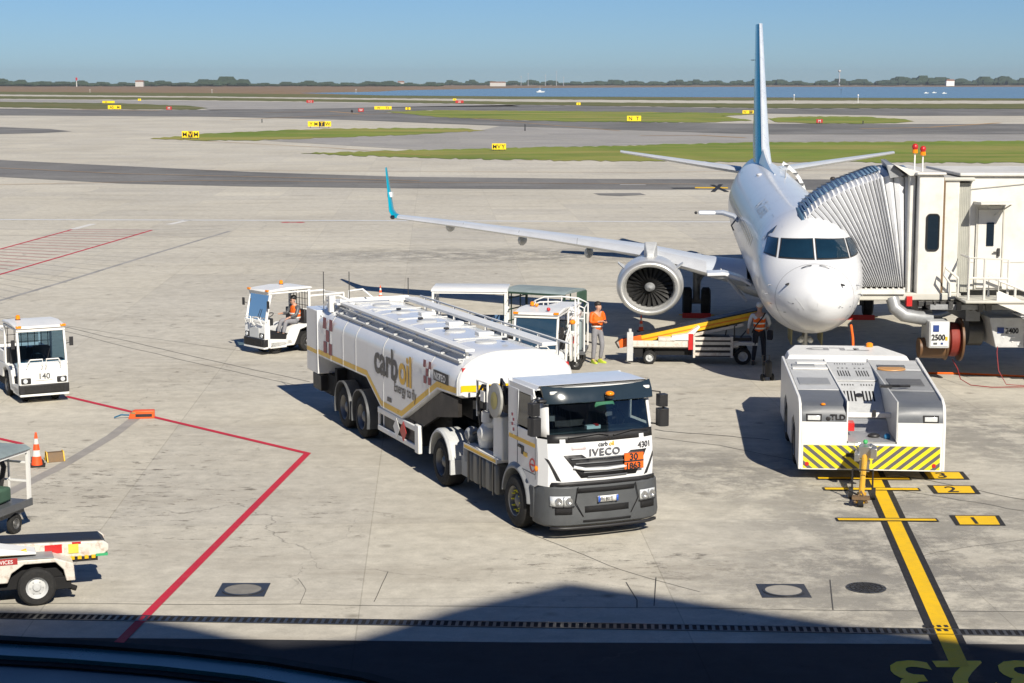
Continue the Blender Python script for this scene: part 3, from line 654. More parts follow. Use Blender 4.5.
# panel joints round the body
b=MB()
for y in (4.4,8.7,12.3,16,19.8,23.4,26.6): b.loft([[fpt(yy,2*PI*i/48,.003) for i in range(48)] for yy in (y,y+.014)],False,False)
b.build('skin_joint',pm('joint_grey',(.30,.32,.35),.4),air)
# wings
AF=[(1,0),(.75,.045),(.5,.075),(.3,.085),(.15,.07),(.05,.043),(0,0),(.05,-.025),(.15,-.038),(.3,-.045),(.5,-.04),(.75,-.02)]
def wing(s):
    st=[(1.3,11.9,1.75,5.9,1.1,-.0),(2.6,12.9,1.95,4.7,1.05,0),(4.6,14.1,2.38,3.45,1.0,0),(8,16.2,2.72,2.6,.95,0),(11.6,18.3,3.02,1.9,.9,0),(14.0,19.65,3.19,1.45,.85,0)]
    b=MB(); b.loft([[Vector((s*x,y+c*u,z+c*v*th)) for u,v in AF] for x,y,z,c,th,_ in st]); w=b.build('wing',pm('wing_skin',(.55,.59,.64),.35,.10,.05,.8,0,.5,.06),air,ang=50)
    # bright leading edge strip
    b=MB(); rows=[]
    for x,y,z,c,th,_ in st[1:]:
        rows.append([Vector((s*x,y+c*u-.012,z+c*v*th+(.006 if v>=0 else -.006))) for u,v in ((.13,.066),(.05,.043),(.015,.02),(0,0),(.015,-.012),(.05,-.025))])
    b.loft(rows,False,False,False); b.build('slat','alu',w,ang=60)
    b=MB()
    for k in (.25,.5,.75):
        x0,y0,z0,c0=4.9+8.6*k,14.3+5.2*k,2.42+.76*k,3.3-1.8*k
        b.tube([(s*x0,y0+c0*u-.02,z0+c0*v+.008) for u,v in ((.14,.068),(.05,.045),(0,0))],.012,4)
    b.build('slat_gap','grey_paint',w)
    # winglet
    b=MB(); rs=[]
    for x,y,z,c,th,cant in ((14.0,19.65,3.19,1.45,.8,0),(14.22,19.85,3.26,1.35,.8,.5),(14.35,20.05,3.43,1.2,.8,1.0),(14.44,20.4,3.9,.95,.8,1.3),(14.68,21.35,5.0,.38,.8,1.4)):
        rs.append([Vector((s*(x-c*v*th*math.sin(cant)),y+c*u,z+c*v*th*math.cos(cant))) for u,v in AF])
    b.loft(rs); wl=b.build('winglet','teal',w,ang=50)
    b=MB(); b.box(s*14.44-.07,s*14.44+.12,20.65,20.95,3.92,4.10); b.build('winglet_mark','white',wl)
    b=MB(); b.ball((s*14.18,19.82,3.22),.085,8,6,(1.2,1.8,1)); b.build('navigation_light','dark_glass',w)
    for x,y,z,l in ((9.2,18.6,2.50,2.0),(6.7,17.2,2.20,2.3),(12.0,19.8,2.88,1.3)):
        b=MB(); b.loft([[Vector((s*x+r*.8*math.cos(a),y+t*l,z+r*math.sin(a)-t*.1)) for a in [2*PI*i/10 for i in range(10)]] for t,r in ((-.45,.03),(-.35,.14),(-.1,.2),(.2,.18),(.55,.03))]); b.build('flap_fairing','light_grey',w)
wing(-1); wing(1)
# engines
def engine(s):
    x,y,z=s*4.45,9.9,1.74; r=1.04; S=1.035
    b=MB(); b.lathe((x,y,z),'y',[(.75,.72),(.35,.735),(.12,.77),(.03,.82),(0,.87),(.03,.925),(.12,.965),(.35,1.0),(.8,1.035),(1.5,1.04),(2.4,.98),(3.1,.86),(3.12,.80),(2.5,.78)],48,False)
    n=b.build('engine',pm('nacelle',(.66,.66,.64),.3,.35,.06,1,0,.5,.08),air,ang=60)
    b=MB(); b.lathe((x,y-.006,z),'y',[(.16,.755),(.03,.812),(-.004,.87),(.03,.935),(.18,.985)],48,False); b.build('intake_lip',pm('lip_metal',(.62,.62,.60),.42,.7,.08,1),n,ang=70)
    b=MB(); b.lathe((x,y,z),'y',[(.72,.74),(.722,.001)],40,False); b.build('intake_back','under',n)
    b=MB()
    for i in range(24):
        a=2*PI*i/24; ca,sa=math.cos(a),math.sin(a)
        def P(rr,tw,dy): return Vector((x+rr*ca-tw*sa,y+.5+dy,z+rr*sa+tw*ca))
        b.loft([[P(.16,-.03,-.04),P(.16,.03,.05),P(.16,.035,.055),P(.16,-.025,-.035)],[P(.45,-.045,-.03),P(.45,.04,.04),P(.45,.046,.046),P(.45,-.04,-.024)],[P(.72,-.075,-.02),P(.72,.03,.02),P(.72,.035,.026),P(.72,-.07,-.014)]])
    b.build('fan_blades',pm('blade_dark',(.012,.012,.012),.6,.2),n,smooth=False)
    b=MB(); b.lathe((x,y+.18,z),'y',[(0,.004),(.05,.06),(.15,.12),(.32,.17)],20,False); b.build('spinner','grey_paint',n)
    b=MB(); b.lathe((x,y+3.0,z),'y',[(0,.78),(.7,.55),(1.3,.36),(1.5,.3)],28,True); b.build('exhaust_core','steel',n)
    b=MB(); b.loft([[(x-.13,y+.9,z+.85),(x+.13,y+.9,z+.85),(x+.10,y+.9,z+1.02),(x-.10,y+.9,z+1.02)],[(x-.22,y+1.6,z+.85),(x+.22,y+1.6,z+.85),(x+.20,y+1.6,z+1.35),(x-.2,y+1.6,z+1.35)],[(x-.22,y+3.4,z+.7),(x+.22,y+3.4,z+.7),(x+.2,y+4.2,z+.98),(x-.2,y+4.2,z+.98)],[(x-.1,y+5.2,z+.5),(x+.1,y+5.2,z+.5),(x+.1,y+5.6,z+.8),(x-.1,y+5.6,z+.8)]]); b.build('pylon','light_grey',n,bevel=.03)
    for sg in (-1,1):
        b=MB(); c=math.cos(R(38)); d=math.sin(R(38)); 
        P=[(x+sg*1.0*c,y+.7,z+1.0*d),(x+sg*1.28*c,y+1.1,z+1.28*d),(x+sg*1.28*c,y+1.6,z+1.28*d),(x+sg*1.0*c,y+1.7,z+1.0*d)]
        b.loft([[Vector(q)+Vector((0,0,.02)) for q in P],[Vector(q)-Vector((0,0,.02)) for q in P]]); b.build('nacelle_strake','light_grey',n)
    for o in [n]+list(n.children):
        if o.name.startswith('pylon'): continue
        for v in o.data.vertices: v.co.z=z+(v.co.z-z)*.885; v.co.x=x+(v.co.x-x)*1.04
engine(-1); engine(1)
# tail
def surf(st,name,mat,ax):
    b=MB(); rs=[]
    for p,q,c,th in st:       # (span coordinate pair),(y),(chord)
        rs.append([Vector((p[0]+(c*v*th if ax=='z' else 0),q+c*u,p[1]+(c*v*th if ax!='z' else 0))) for u,v in SYM])
    b.loft(rs); return b.build(name,mat,air,ang=50)
SYM=[(1,0),(.7,.05),(.4,.075),(.2,.07),(.07,.045),(0,0),(.07,-.045),(.2,-.07),(.4,-.075),(.7,-.05)]
fin=surf([((0,4.6),26.8,7.6,.55),((0,5.6),28.6,5.9,.72),((0,8.2),31.0,4.1,.72),((0,10.75),33.3,2.6,.72)],'tail_fin','teal','z')
b=MB(); rows=[]
for z,y,c in ((4.9,27.4,7.0),(5.6,28.6,5.9),(8.2,31.0,4.1),(10.78,33.3,2.6)):
    rows.append([Vector((c*v*.73,y+c*u-.012,z)) for u,v in ((.3,.074),(.2,.074),(.07,.050),(0,0),(.012,-.015))])
b.loft(rows,False,False,False); b.build('fin_leading_edge',pm('fin_white',(.72,.76,.80),.28,.2),fin,ang=60)
b=MB(); rows=[]
for y in [20+i for i in range(9)]:
    zt=fus(y)[2]; h=.03+.55*max(0,(y-20)/8)**2.2; rows.append([Vector((.05+.16*(y-20)/8,y,zt-.05)),Vector((.01+.03*(y-20)/8,y,zt+h)),Vector((-.01-.03*(y-20)/8,y,zt+h)),Vector((-.05-.16*(y-20)/8,y,zt-.05))])
b.loft(rows); b.build('dorsal_fin','plane_white',fin)
MB().cyl((-.18,33.9,9.2),(-.34,33.9,9.2),.02,.012,6).build('fin_probe','metal_dark',fin)
for s in (-1,1):
    hsb=surf([((s*.75,4.45),30.9,3.4,.62),((s*2.4,4.66),31.9,2.7,.62),((s*6.05,5.15),34.0,1.25,.62)],'stabiliser',pm('wing_skin',(0,0,0)),'x')
    b=MB(); rows=[]
    for x,z,y,c in ((1.0,4.48,31.05,3.3),(2.4,4.66,31.9,2.7),(6.05,5.15,34.0,1.25)): rows.append([Vector((s*x,y+c*u-.012,z+c*v*.64)) for u,v in ((.14,.062),(.07,.05),(0,0),(.07,-.05))])
    b.loft(rows,False,False,False); b.build('leading_edge','alu',hsb,ang=60)
# landing gear
ng=MB(); ng.cyl((0,4.0,.3),(0,4.05,1.7),.07,.09,12); ng.cyl((-.22,4.0,.3),(.22,4.0,.3),.06,n=10); ng.tube([(0,4.0,.9),(0,3.3,1.55)],.045,8); ng.tube([(-.12,4,.8),(-.12,3.85,.55),(-.12,4,.4)],.03,6); ng.box(-.16,.16,3.8,3.95,1.0,1.12)
ngo=ng.build('nose_gear','light_grey',air)
for s in (-1,1):
    b=MB(); b.lathe((s*.2,4.0,.3),'x',[(-.09,.14),(-.1,.25),(-.06,.3),(.06,.3),(.1,.25),(.09,.14)],22); b.build('wheel','rubber',ngo)
    b=MB(); b.prism([(3.2,1.5),(4.9,1.5),(4.7,.95),(3.3,.95)],'x',s*.42-.015,s*.42+.015); b.build('gear_door',pm('primer_yellow',(.20,.18,.07),.5),air,bevel=.005)
    b=MB(); b.ball((s*.14,3.78,1.02),.085,10,8); b.build('taxi_light','lamp',ngo)
for s in (-1,1):
    x=s*2.85; b=MB(); b.cyl((x,17.1,.5),(x,17.2,2.2),.13,.16,12); b.cyl((x-.42,17.1,.5),(x+.42,17.1,.5),.1,n=10); b.tube([(x,17.1,1.4),(s*1.4,17.3,1.7)],.08,8); b.tube([(x,17.0,.7),(x,16.6,1.3),(x,17.1,1.75)],.04,6); b.tube([(x,17,1.0),(x-s*.3,16.8,1.6)],.03,6)
    o=b.build('main_gear','grey_paint',air)
    for k in (-.33,.33):
        wheel(o,x+k,17.1,.5,.5,.34,.26,-1 if k<0 else 1) if False else None
        t=MB(); t.lathe((x+k,17.1,.5),'x',[(-.15,.24),(-.17,.4),(-.11,.5),(.11,.5),(.17,.4),(.15,.24),(.02,.22),(-.02,.22)],26); t.build('wheel','rubber',o)
    b=MB(); b.prism([(16.3,1.9),(17.9,1.9),(17.7,.9),(16.5,.9)],'x',x+s*.60,x+s*.63); b.build('gear_door','light_grey',air)
# forward hold: dark opening and the raised door above it
b=MB(); rows=[[fpt(6.55+1.25*j,PI+.30+ .50*i/6,.010) for j in (0,1)] for i in range(7)]; b.loft(rows,False,False,False); b.build('hold_opening','under',air)
b=MB(); o=[Vector((-1.40,6.6,2.30)),Vector((-1.75,6.6,2.50)),Vector((-2.20,6.6,2.62)),Vector((-2.72,6.6,2.60))]
b.loft([[p for p in o]+[p-Vector((0,0,.10)) for p in o[::-1]],[p+Vector((0,.85,0)) for p in o]+[p+Vector((0,.85,-.10)) for p in o[::-1]]])
cd=b.build('cargo_door','plane_white',air,bevel=.02)
b=MB()
for y in (6.75,7.65): b.tube([(-2.3,y,2.62),(-1.55,y,1.75)],.03,6)
b.box(-2.60,-2.05,6.7,7.4,2.44,2.50); b.build('door_strut','light_grey',cd)
# open hatch arm farther aft
b=MB(); b.tube([(-1.42,16.0,3.42),(-1.62,16.0,3.62),(-2.0,16.0,3.74),(-2.35,16,3.74)],[.07,.09,.09,.07],8); ha=b.build('hatch_arm',pm('arm_grey',(.25,.28,.34),.4),air)
b=MB(); b.box(-2.85,-2.25,15.8,16.15,3.66,3.80); b.build('hatch_panel','plane_white',ha,bevel=.05); MB().ball((-2.93,15.97,3.73),.055,8,6).build('hatch_tip','black',ha)
b=MB(); b.tube([(-1.5,16.0,3.55),(-1.7,15.95,3.30),(-1.62,16.0,3.12)],.03,6); b.build('hatch_link','metal_dark',ha)
# rear cabin door swung open
b=MB(); rows=[]
for i in range(9):
    a=1.15-i*.17; p=fpt(26.6,a,.16); q=fpt(26.6,a,.28); rows.append([p,q,q+Vector((.05,.7,0)),p+Vector((.05,.7,0))])
b.loft(rows); rd=b.build('rear_door','white',air)
b=MB()
for i in range(5):
    a=1.05-i*.28; p=fpt(26.55,a,.22); b.box(p.x-.09,p.x+.09,p.y-.03,p.y,p.z-.03,p.z+.03)
b.build('door_fittings','dark_grey',rd)
# ------------------------------------------------------------------ passenger stairs at the rear door
def awp(x,y,z=0):
    v=Matrix.Rotation(AYAW,4,'Z')@Vector((x,y,z)); return Vector((AX+v.x,AY+v.y,z))
p=awp(2.5,27.6); st=thing('passenger_stairs','white passenger stairs standing at the rear door of the airliner','stairs',(p.x,p.y,0),AYAW)
b=MB(); b.box(-.7,.9,-.7,.7,2.45,2.58)
for i in range(12): b.box(.9+i*.3,1.25+i*.3,-.6,.6,2.4-i*.2-.06,2.4-i*.2)
b.build('steps','light_grey',st)
b=MB()
for y in (-.68,.68):
    b.tube([(-.3,y,2.55),(-.3,y,3.5),(.9,y,3.5),(4.5,y,1.1)],.03); b.tube([(.9,y,2.4),(.9,y,3.5)],.025); b.tube([(.8,y,2.35),(4.5,y,.1)],.06)
    b.tube([(2.4,y,1.4),(2.4,y,2.5)],.025)
b.build('railing','white',st)
b=MB(); b.box(-.6,4.3,-.55,.55,.35,.6)
b.box(-.5,-.35,-.5,-.35,.5,2.45); b.box(-.5,-.35,.35,.5,.5,2.45); b.build('chassis','white',st)
for x in (0,3.8):
    for y in (-.5,.5):
        q=MB(); q.lathe((x,y,.3),'y',[(-.1,.1),(-.1,.3),(.1,.3),(.1,.1)],18); q.build('wheel','rubber',st)
# wheel chocks under the main gear
for s,lab in ((-1,'red chock plate at the right main wheels, left in the view'),(1,'red chock plate at the left main wheels, below the bellows')):
    p=awp(s*2.85,16.35); c=thing('wheel_chock',lab,'chock',(p.x,p.y,0),AYAW); MB().prism([(-.16,0),(.16,0),(.0,.16)],'x',-.5,.5).build('wedge','red',c); MB().tube([(-.5,0,.08),(-.62,0,.1),(.62,0,.1),(.5,0,.08)],.015).build('rope','yellow',c)
# ------------------------------------------------------------------ jet bridge (world axes, near face y=49)
jb=thing('jet_bridge','cream jet bridge with pleated grey bellows docked at the front left door','jet bridge',(11,49,0))
def jbox(name,x0,x1,y0,y1,z0,z1,mat='cream',par=None,bv=.03): return rbox(x0-11,x1-11,y0-49,y1-49,z0,z1,name,mat,par or jb,bv)
# bellows: hoops hinged at the bottom right, fanned to the left
hoops=[]; NB=17
NF=23
TP=[(7.98,4.46),(8.07,4.62),(8.2,4.78),(8.33,4.92),(8.48,5.05),(8.64,5.17),(8.82,5.28),(9.0,5.38),(9.18,5.47),(9.36,5.54),(9.54,5.60),(9.71,5.65),(9.86,5.69),(9.98,5.72),(10.1,5.74),(10.45,5.73),(10.88,5.70)]
b=MB(); rs=[]
for i in range(NF*2-1):
    t=i/(NF*2-2); k=t*(NB-1); i0=int(k); i1=min(i0+1,NB-1); f=k-i0
    tx=TP[i0][0]*(1-f)+TP[i1][0]*f+.06; tz=TP[i0][1]*(1-f)+TP[i1][1]*f-.10*math.sin(PI*t)
    bx=9.72+1.16*t; bz=2.62
    rid=.0 if i%2 else .07
    # low corner of the leg follows the curve of the fuselage for the first hoops
    yn=49.55-rid+ .0; zt=tz+rid*.8; yf=53.0
    mid=Vector((bx*.50+tx*.50+ .20*(1-t)**1.2,yn,bz*.5+zt*.5+.12*(1-t)))
    P0=Vector((bx,yn,bz)); P2=Vector((tx,yn+.10,zt-.08)); leg=[P0*(1-u)**2+mid*2*u*(1-u)+P2*u*u for u in [j/8 for j in range(9)]]
    r_=leg+[Vector((tx,yn+.5,zt+.05)),Vector((tx+.1,51.2,zt+.12)),Vector((tx+.2,yf-.3,zt+.02))]+[Vector((bx,yf+rid,bz+(zt-bz)*(1-u))) for u in (.1,.5,1)]
    rs.append([p-Vector((11,49,0)) for p in r_])
b.loft(rs,False,False,False); bel=b.build('bellows',pm('bellows_fabric',(.72,.73,.75),.45,0,.1,1.5,0,.4,.15),jb,ang=20)
bel.modifiers.new('thick','SOLIDIFY').thickness=.02
b=MB()
for r_ in rs[::2]:
    b.loft([[p+Vector((-.03,-.02,.02)) for p in r_[9:12]],[p+Vector((.05,-.02,.02)) for p in r_[9:12]]],False,False,False)
tr=b.build('bellows_sky_tint',pm('bellows_blue',(.10,.17,.26),.5),bel); tr.modifiers.new('thick','SOLIDIFY').thickness=.012  # sky reflection on the fold tops, put in as blue strips
b=MB(); b.tube([p+Vector((-.03,-.04,0)) for p in rs[0][7:12]],.07,8); b.build('front_bumper',pm('bumper_blue',(.06,.12,.19),.6),bel)
b=MB()
for r_ in rs[1::2]: b.tube([p+Vector((0,-.035,0)) for p in r_[:9]],.011,4)
b.build('fold_gap_lines',pm('fold_gap_dark',(.05,.055,.065),.5),bel)  # dark lines laid in the fold valleys as painted shade between pleats
# cab
jbox('floor_beam',9.35,12.3,49.0,53.4,2.30,2.50,'cream_dark'); 
b=MB(); b.box(9.4-11,10.75-11,-.08,.10,2.48,2.62).box(9.4-11,9.5-11,-.12,.12,2.2,2.5)
for i in range(9): b.box(9.5+i*.15-11,9.55+i*.15-11,-.09,-.02,2.62,2.66)
b.build('sill','cream',jb)
jbox('corner_post',10.88,11.04,49.30,53.3,2.45,5.72)
jbox('cab',11.07,11.74,49.0,53.5,2.45,5.72)
jbox('cab_panel',11.80,12.20,49.12,53.4,2.50,5.60)
b=MB(); b.loft([[(10.35-11,.4,5.62),(10.25-11,.4,5.98),(10.45-11,.45,5.98),(10.75-11,.4,5.7)],[(10.95-11,4.2,5.62),(10.85-11,4.2,5.98),(11.0-11,4.2,5.98),(11.1-11,4.2,5.7)]])
b.build('bellows_head_frame','grey_paint',jb)
b=MB(); b.loft([[(10.42-11,.2,5.99),(11.15-11,.2,5.80),(11.15-11,.2,5.70),(10.85-11,.2,5.70)],[(10.95-11,4.3,5.99),(11.25-11,4.3,5.84),(11.25-11,4.3,5.70),(11.05-11,4.3,5.70)]]); b.build('cab_hood',"cream",jb)
jbox('roof_cap',10.98,11.78,48.9,53.6,5.725,5.80)
jbox('dark_gap',11.74,11.80,49.06,53.4,2.5,5.65,'brown',bv=0)
wv=MB(); pts=[]
x0,x1,z0,z1,r0=11.30-11,11.63-11,3.68,4.66,.09
for cx,cz,a0 in ((x1-r0,z1-r0,0),(x0+r0,z1-r0,90),(x0+r0,z0+r0,180),(x1-r0,z0+r0,270)):
    for k in range(5): a=R(a0+k*22.5); pts.append((cx+r0*math.cos(a),cz+r0*math.sin(a)))
wv.prism(pts,'y',-.035,.0); wo_=wv.build('cab_window','dark_glass',jb)
b=MB(); b.tube([(p[0],-.03,p[1]) for p in pts]+[(pts[0][0],-.03,pts[0][1])],.022,6); b.build('window_seal','rubber',wo_)
# ribbed rotating joint
b=MB()
for i in range(7): x=12.20+i*.05-11; b.cyl((x,.32,2.5),(x,.32,5.5),.035,n=8)
b.box(12.18-11,12.56-11,.32,4.2,2.5,5.5); b.build('roller_curtain',pm('curtain',(.36,.36,.32),.5),jb)
jbox('lintel',11.75,12.6,49.05,53.4,5.56,5.66,'cream_dark')
jbox('tunnel',12.52,26.0,49.25,53.2,2.55,5.68,'cream',bv=.04)
jbox('roof_edge',12.2,26.1,49.15,53.3,5.68,5.78,'cream')
jbox('wall_band',12.53,26.0,49.235,49.25,3.32,3.34,'cream_dark',bv=0)
d_=jbox('door',12.75,13.42,49.20,49.25,2.62,4.78,'cream',bv=.012)
jbox('door_window',12.99,13.19,49.18,49.20,3.78,4.42,'dark_glass',d_,0); jbox('door_frame',12.70,12.74,49.19,49.25,2.6,4.84,'cream_dark',d_,0); jbox('door_frame',13.43,13.47,49.19,49.25,2.6,4.84,'cream_dark',d_,0)
jbox('handle',13.30,13.36,49.13,49.20,3.50,3.72,'metal_dark',d_,0); jbox('handle',13.18,13.36,49.12,49.15,3.60,3.63,'metal_dark',d_,0)
b=MB(); b.loft([[(12.62-11,.25,4.92),(13.52-11,.25,4.92),(13.52-11,-.55,4.96),(12.62-11,-.55,4.96)],[(12.62-11,.25,5.00),(13.52-11,.25,5.00),(13.52-11,-.55,5.02),(12.62-11,-.55,5.02)]]); dc=b.build('door_canopy','cream',jb)
jbox('canopy_lamp',12.95,13.25,48.75,48.95,4.84,4.92,'cream_dark',dc,.01)
b=MB(); b.tube([(12.55-11,.2,5.35),(14.6-11,.2,5.55)],.012,5); b.tube([(13.44-11,-.5,4.95),(13.2-11,.2,4.62)],.02,5); b.tube([(14.2-11,.2,5.5),(14.25-11,.1,5.0),(14.3-11,.15,4.6)],.018,5); b.build('cable','cream_dark',jb)
# landing, railings, outside stair
jbox('landing',12.15,14.0,47.9,49.2,2.34,2.42,'cream_dark')
b=MB()
for pts in ([(12.12,48.6,2.45),(12.12,48.6,2.95),(11.75,48.6,3.25),(11.72,48.6,3.05),(11.9,48.6,2.8),(11.9,48.6,2.45)],[(12.3,48.2,2.4),(12.3,48.2,3.55),(13.35,48.2,3.5),(13.35,48.2,2.4)],[(12.3,48.2,3.0),(13.35,48.2,2.98)],[(12.72,48.2,2.4),(12.72,48.2,3.52)],[(12.3,48.2,3.55),(12.3,49.1,3.55)],
            [(13.05,48.0,2.4),(13.05,48.0,2.95),(14.6,48.0,2.35),(16.0,48.0,.95)],[(13.05,48.0,2.65),(14.6,48.0,2.0)],[(13.5,48,2.2),(13.5,48,2.75)],[(14.05,48,2.0),(14.05,48,2.55)],[(14.6,48,1.7),(14.6,48,2.35)],[(13.05,49.0,2.4),(13.05,49.0,2.95),(14.6,49.0,2.35),(16.,49,.95)]):
    b.tube([Vector(p)-Vector((11,49,0)) for p in pts],.035,6)
b.build('railing','cream',jb)
b=MB(); b.prism([(13.0-11,2.66),(14.6-11,2.03),(14.6-11,1.72),(13.0-11,2.34)],'y',-1.05,-.99); b.prism([(14.6-11,2.03),(16.6-11,.3),(16.4-11,.1),(14.6-11,1.72)],'y',-1.05,-.99); b.build('stair_stringer','cream',jb,smooth=False)
b=MB()
for i in range(14): b.box(13.2+i*.24-11,13.5+i*.24-11,-1.0,0,2.28-i*.155,2.31-i*.155)
b.build('stair_treads','light_grey',jb,smooth=False)
# underside: lift frame, duct, air units
b=MB(); b.box(11.2-11,16-11,.3,.6,2.0,2.3).box(11.2-11,16-11,3.6,3.9,2.0,2.3).box(11.3-11,11.6-11,.3,3.9,1.9,2.2).box(12.5-11,12.9-11,.2,4.1,1.7,2.05).box(11.4-11,13.9-11,-.3,.25,2.08,2.22).box(13.8-11,14.1-11,-.3,.3,1.9,2.3); b.build('lift_frame','grey_paint',jb,bevel=.01)
random.seed(5); b=MB(); b.box(.1,2.95,-.1,.0,2.26,2.30)
for i in range(14):
    x=11.1+i*.2-11; b.box(x,x+random.uniform(.05,.18),-.4+random.random()*.2,.0,2.02+random.random()*.2,2.30)
b.build('underside_fittings','metal_dark',jb,smooth=False)
b=MB(); b.tube([(10.45-11,.1,2.35),(10.5-11,.0,2.1),(10.75-11,-.05,1.90),(11.2-11,0,1.82),(11.5-11,.1,1.80)],.19,14); b.build('air_duct',pm('duct_grey',(.30,.31,.32),.45,.3,.15,5,0,.5,.3),jb)
b=MB(); b.box(10.8-11,10.95-11,-.1,.1,2.15,2.42); b.build('warning_lamp','red',jb)
bx_=jbox('power_unit',11.36,11.92,48.55,49.5,1.04,1.78,'light_grey',bv=.03)
jbox('unit_panel',11.40,11.88,48.53,48.55,1.10,1.74,pm('panel_pale',(.66,.68,.66),.4),bx_,0)
NAV=pm('navy_mark',(.02,.05,.2),.4)
jbox('logo_plate',11.46,11.62,48.515,48.53,1.50,1.68,NAV,bx_,0)
text('2500',.26,'unit_number','paint_black',bx_,lambda u,v:(11.42-11+u*.72,48.512-49,1.27+v*.85),.008)
jbox('label_plate',11.80,11.86,48.515,48.53,1.26,1.36,'yellow',bx_,0); jbox('label_plate',11.48,11.58,48.515,48.53,1.15,1.20,'dark_grey',bx_,0); jbox('label_plate',11.68,11.74,48.515,48.53,1.15,1.20,NAV,bx_,0)
rl=MB(); rl.lathe((11.93-11,.35,1.18),'x',[(0,.56),(.06,.58),(.06,.40),(.42,.40),(.42,.60),(.48,.60),(.48,.1)],32); rl.lathe((11.2-11,.1,.98),'x',[(0,.1),(0,.28),(.7,.30),(.7,.1)],24); ro=rl.build('hose_reel',pm('reel_brown',(.12,.06,.025),.5),jb)
rl=MB(); rl.lathe((11.98-11,.35,1.18),'x',[(.06,.40),(.1,.47),(.2,.48),(.3,.47),(.40,.40)],32,False); rl.build('red_hose',pm('hose_red',(.20,.02,.012),.6),ro)
b=MB(); b.tube([(12.2-11,.3,.62),(12.3-11,.1,.4),(12.32-11,-.2,.15),(12.5-11,-.6,.05),(13-11,-.9,.04),(14.5-11,-.8,.04)],.013,6); b.tube([(13.35-11,-.1,1.3),(13.28-11,-.25,.9),(13.33-11,-.3,.4),(13.5-11,-.5,.05),(14.2-11,-.7,.03)],.012,6); b.build('hanging_cable',pm('cable_red',(.25,.02,.02),.5),jb)
b=MB(); b.loft([[(13.05-11,-.2,1.85),(16-11,-.2,1.85),(16-11,-.2,1.02),(13.25-11,-.2,1.02)],[(13.05-11,1.6,1.85),(16-11,1.6,1.85),(16-11,1.6,1.02),(13.25-11,1.6,1.02)]]); hp=b.build('air_unit','light_grey',jb,bevel=.02)
jbox('logo_plate',13.28,13.46,48.78,48.80,1.42,1.58,NAV,hp,0); text('2400',.2,'unit_number','paint_black',hp,lambda u,v:(13.5-11+u*.9,48.785-49,1.42+v),.006); jbox('unit_joint',14.02,14.035,48.785,48.80,1.02,1.85,'dark_grey',hp,0)
random.seed(11); b=MB()
for i in range(16):
    x=13.4+random.random()*1.5-11; z=1.06+random.random()*.45; b.box(x,x+random.uniform(.04,.13),-.215,-.2,z,z+.035)
b.build('vents','white',hp,smooth=False)
b=MB(); b.cyl((12.7-11,.9,1.35),(13.1-11,.9,1.35),.42,n=20); b.build('fan_housing','metal_dark',jb)
# drive column beyond the frame
b=MB(); b.box(20-11,20.5-11,.3,.7,.6,2.6).box(20-11,20.5-11,3.4,3.8,.6,2.6).box(19.6-11,20.9-11,.2,3.9,.5,.8); dv=b.build('drive_column','cream_dark',jb,bevel=.02)
for y in (.1,4.0):
    q=MB(); q.lathe((20.25-11,y,.5),'y',[(-.2,.2),(-.2,.5),(.2,.5),(.2,.2)],24); q.build('wheel','rubber',dv)
b=MB(); b.cyl((26-11,2.2,0),(26-11,2.2,5.9),2.4,n=24); b.build('rotunda','cream',jb)
# beacons on the roof
for px_,z_ in ((907.5,6.42),(915.5,6.36)):
    x=(px_-512)/FPX*49.6*1.0-11+.13; b=MB(); b.cyl((x,.5,5.7),(x,.5,z_-.1),.022,n=6); q=b.build('beacon_pole','white',jb); MB().cyl((x,.5,z_-.12),(x,.5,z_-.02),.075,n=10).build('beacon_base','amber',q); MB().ball((x,.5,z_+.05),.085,10,8,(1,1,1.1)).build('beacon','red',q)
# orange conduit lying on the apron under the bridge
strip_pts=[g(924,374),(g(960,374.5)),(g(1060,379))]
b=MB(); b.tube([p+Vector((0,0,.03)) for p in strip_pts],.03,6); tag(b.build('orange_cable','orange'),'orange cable lying on the apron right of the aircraft tractor','cable')
# ------------------------------------------------------------------ fuel tanker (local: front y=0, rear +y, image-left side -x)
FT=thing('fuel_tanker','large white articulated fuel tanker truck with yellow stripe and orange hazard plate','tanker truck',(1.70,31.98,0),R(22.6))
TW='truck_white'
SK=[(14.0,1.42),(10.15,1.46),(9.1,.93),(7.65,.92),(5.4,1.92),(4.25,1.96)]
def zb(s):
    for a,c in zip(SK,SK[1:]):
        if c[0]<=s<=a[0]: return a[1]+(c[1]-a[1])*(s-a[0])/(c[0]-a[0])
    return SK[-1][1] if s<4.25 else SK[0][1]
def sect(s,hw=1.25,zt=2.86,zm=2.26,dz=0,bot=None):
    z0=(zb(s) if bot is None else bot); pts=[]
    pts+=[(-hw*.93,z0-.0),(-hw,z0+.05),(-hw,zm)]
    for k in range(1,10):
        a=PI/2*k/10; pts.append((-hw+ (hw-.30)*(1-math.cos(a)),zm+(zt-zm)*math.sin(a)))
    pts+=[(-.30,zt),(.30,zt)]
    for k in range(9,0,-1):
        a=PI/2*k/10; pts.append((hw-(hw-.30)*(1-math.cos(a)),zm+(zt-zm)*math.sin(a)))
    pts+=[(hw,zm),(hw,z0+.05),(hw*.93,z0)]
    return [Vector((x,s,z+dz)) for x,z in pts]
b=MB(); ss=[14.0,13,12,11,10.15,9.6,9.1,8.4,7.65,7,6.2,5.4,4.8,4.25]
rr=[sect(s) for s in ss]
q0=rr[-1]; rr.append([Vector((p.x*.985,4.19,2.42+(p.z-2.42)*.975)) for p in q0]); rr.append([Vector((p.x*.95,4.15,2.42+(p.z-2.42)*.93)) for p in q0]); rr.append([Vector((p.x*.5,4.11,2.42+(p.z-2.42)*.5)) for p in q0])
b.loft(rr); tank=b.build('tank',TW,FT,ang=40)
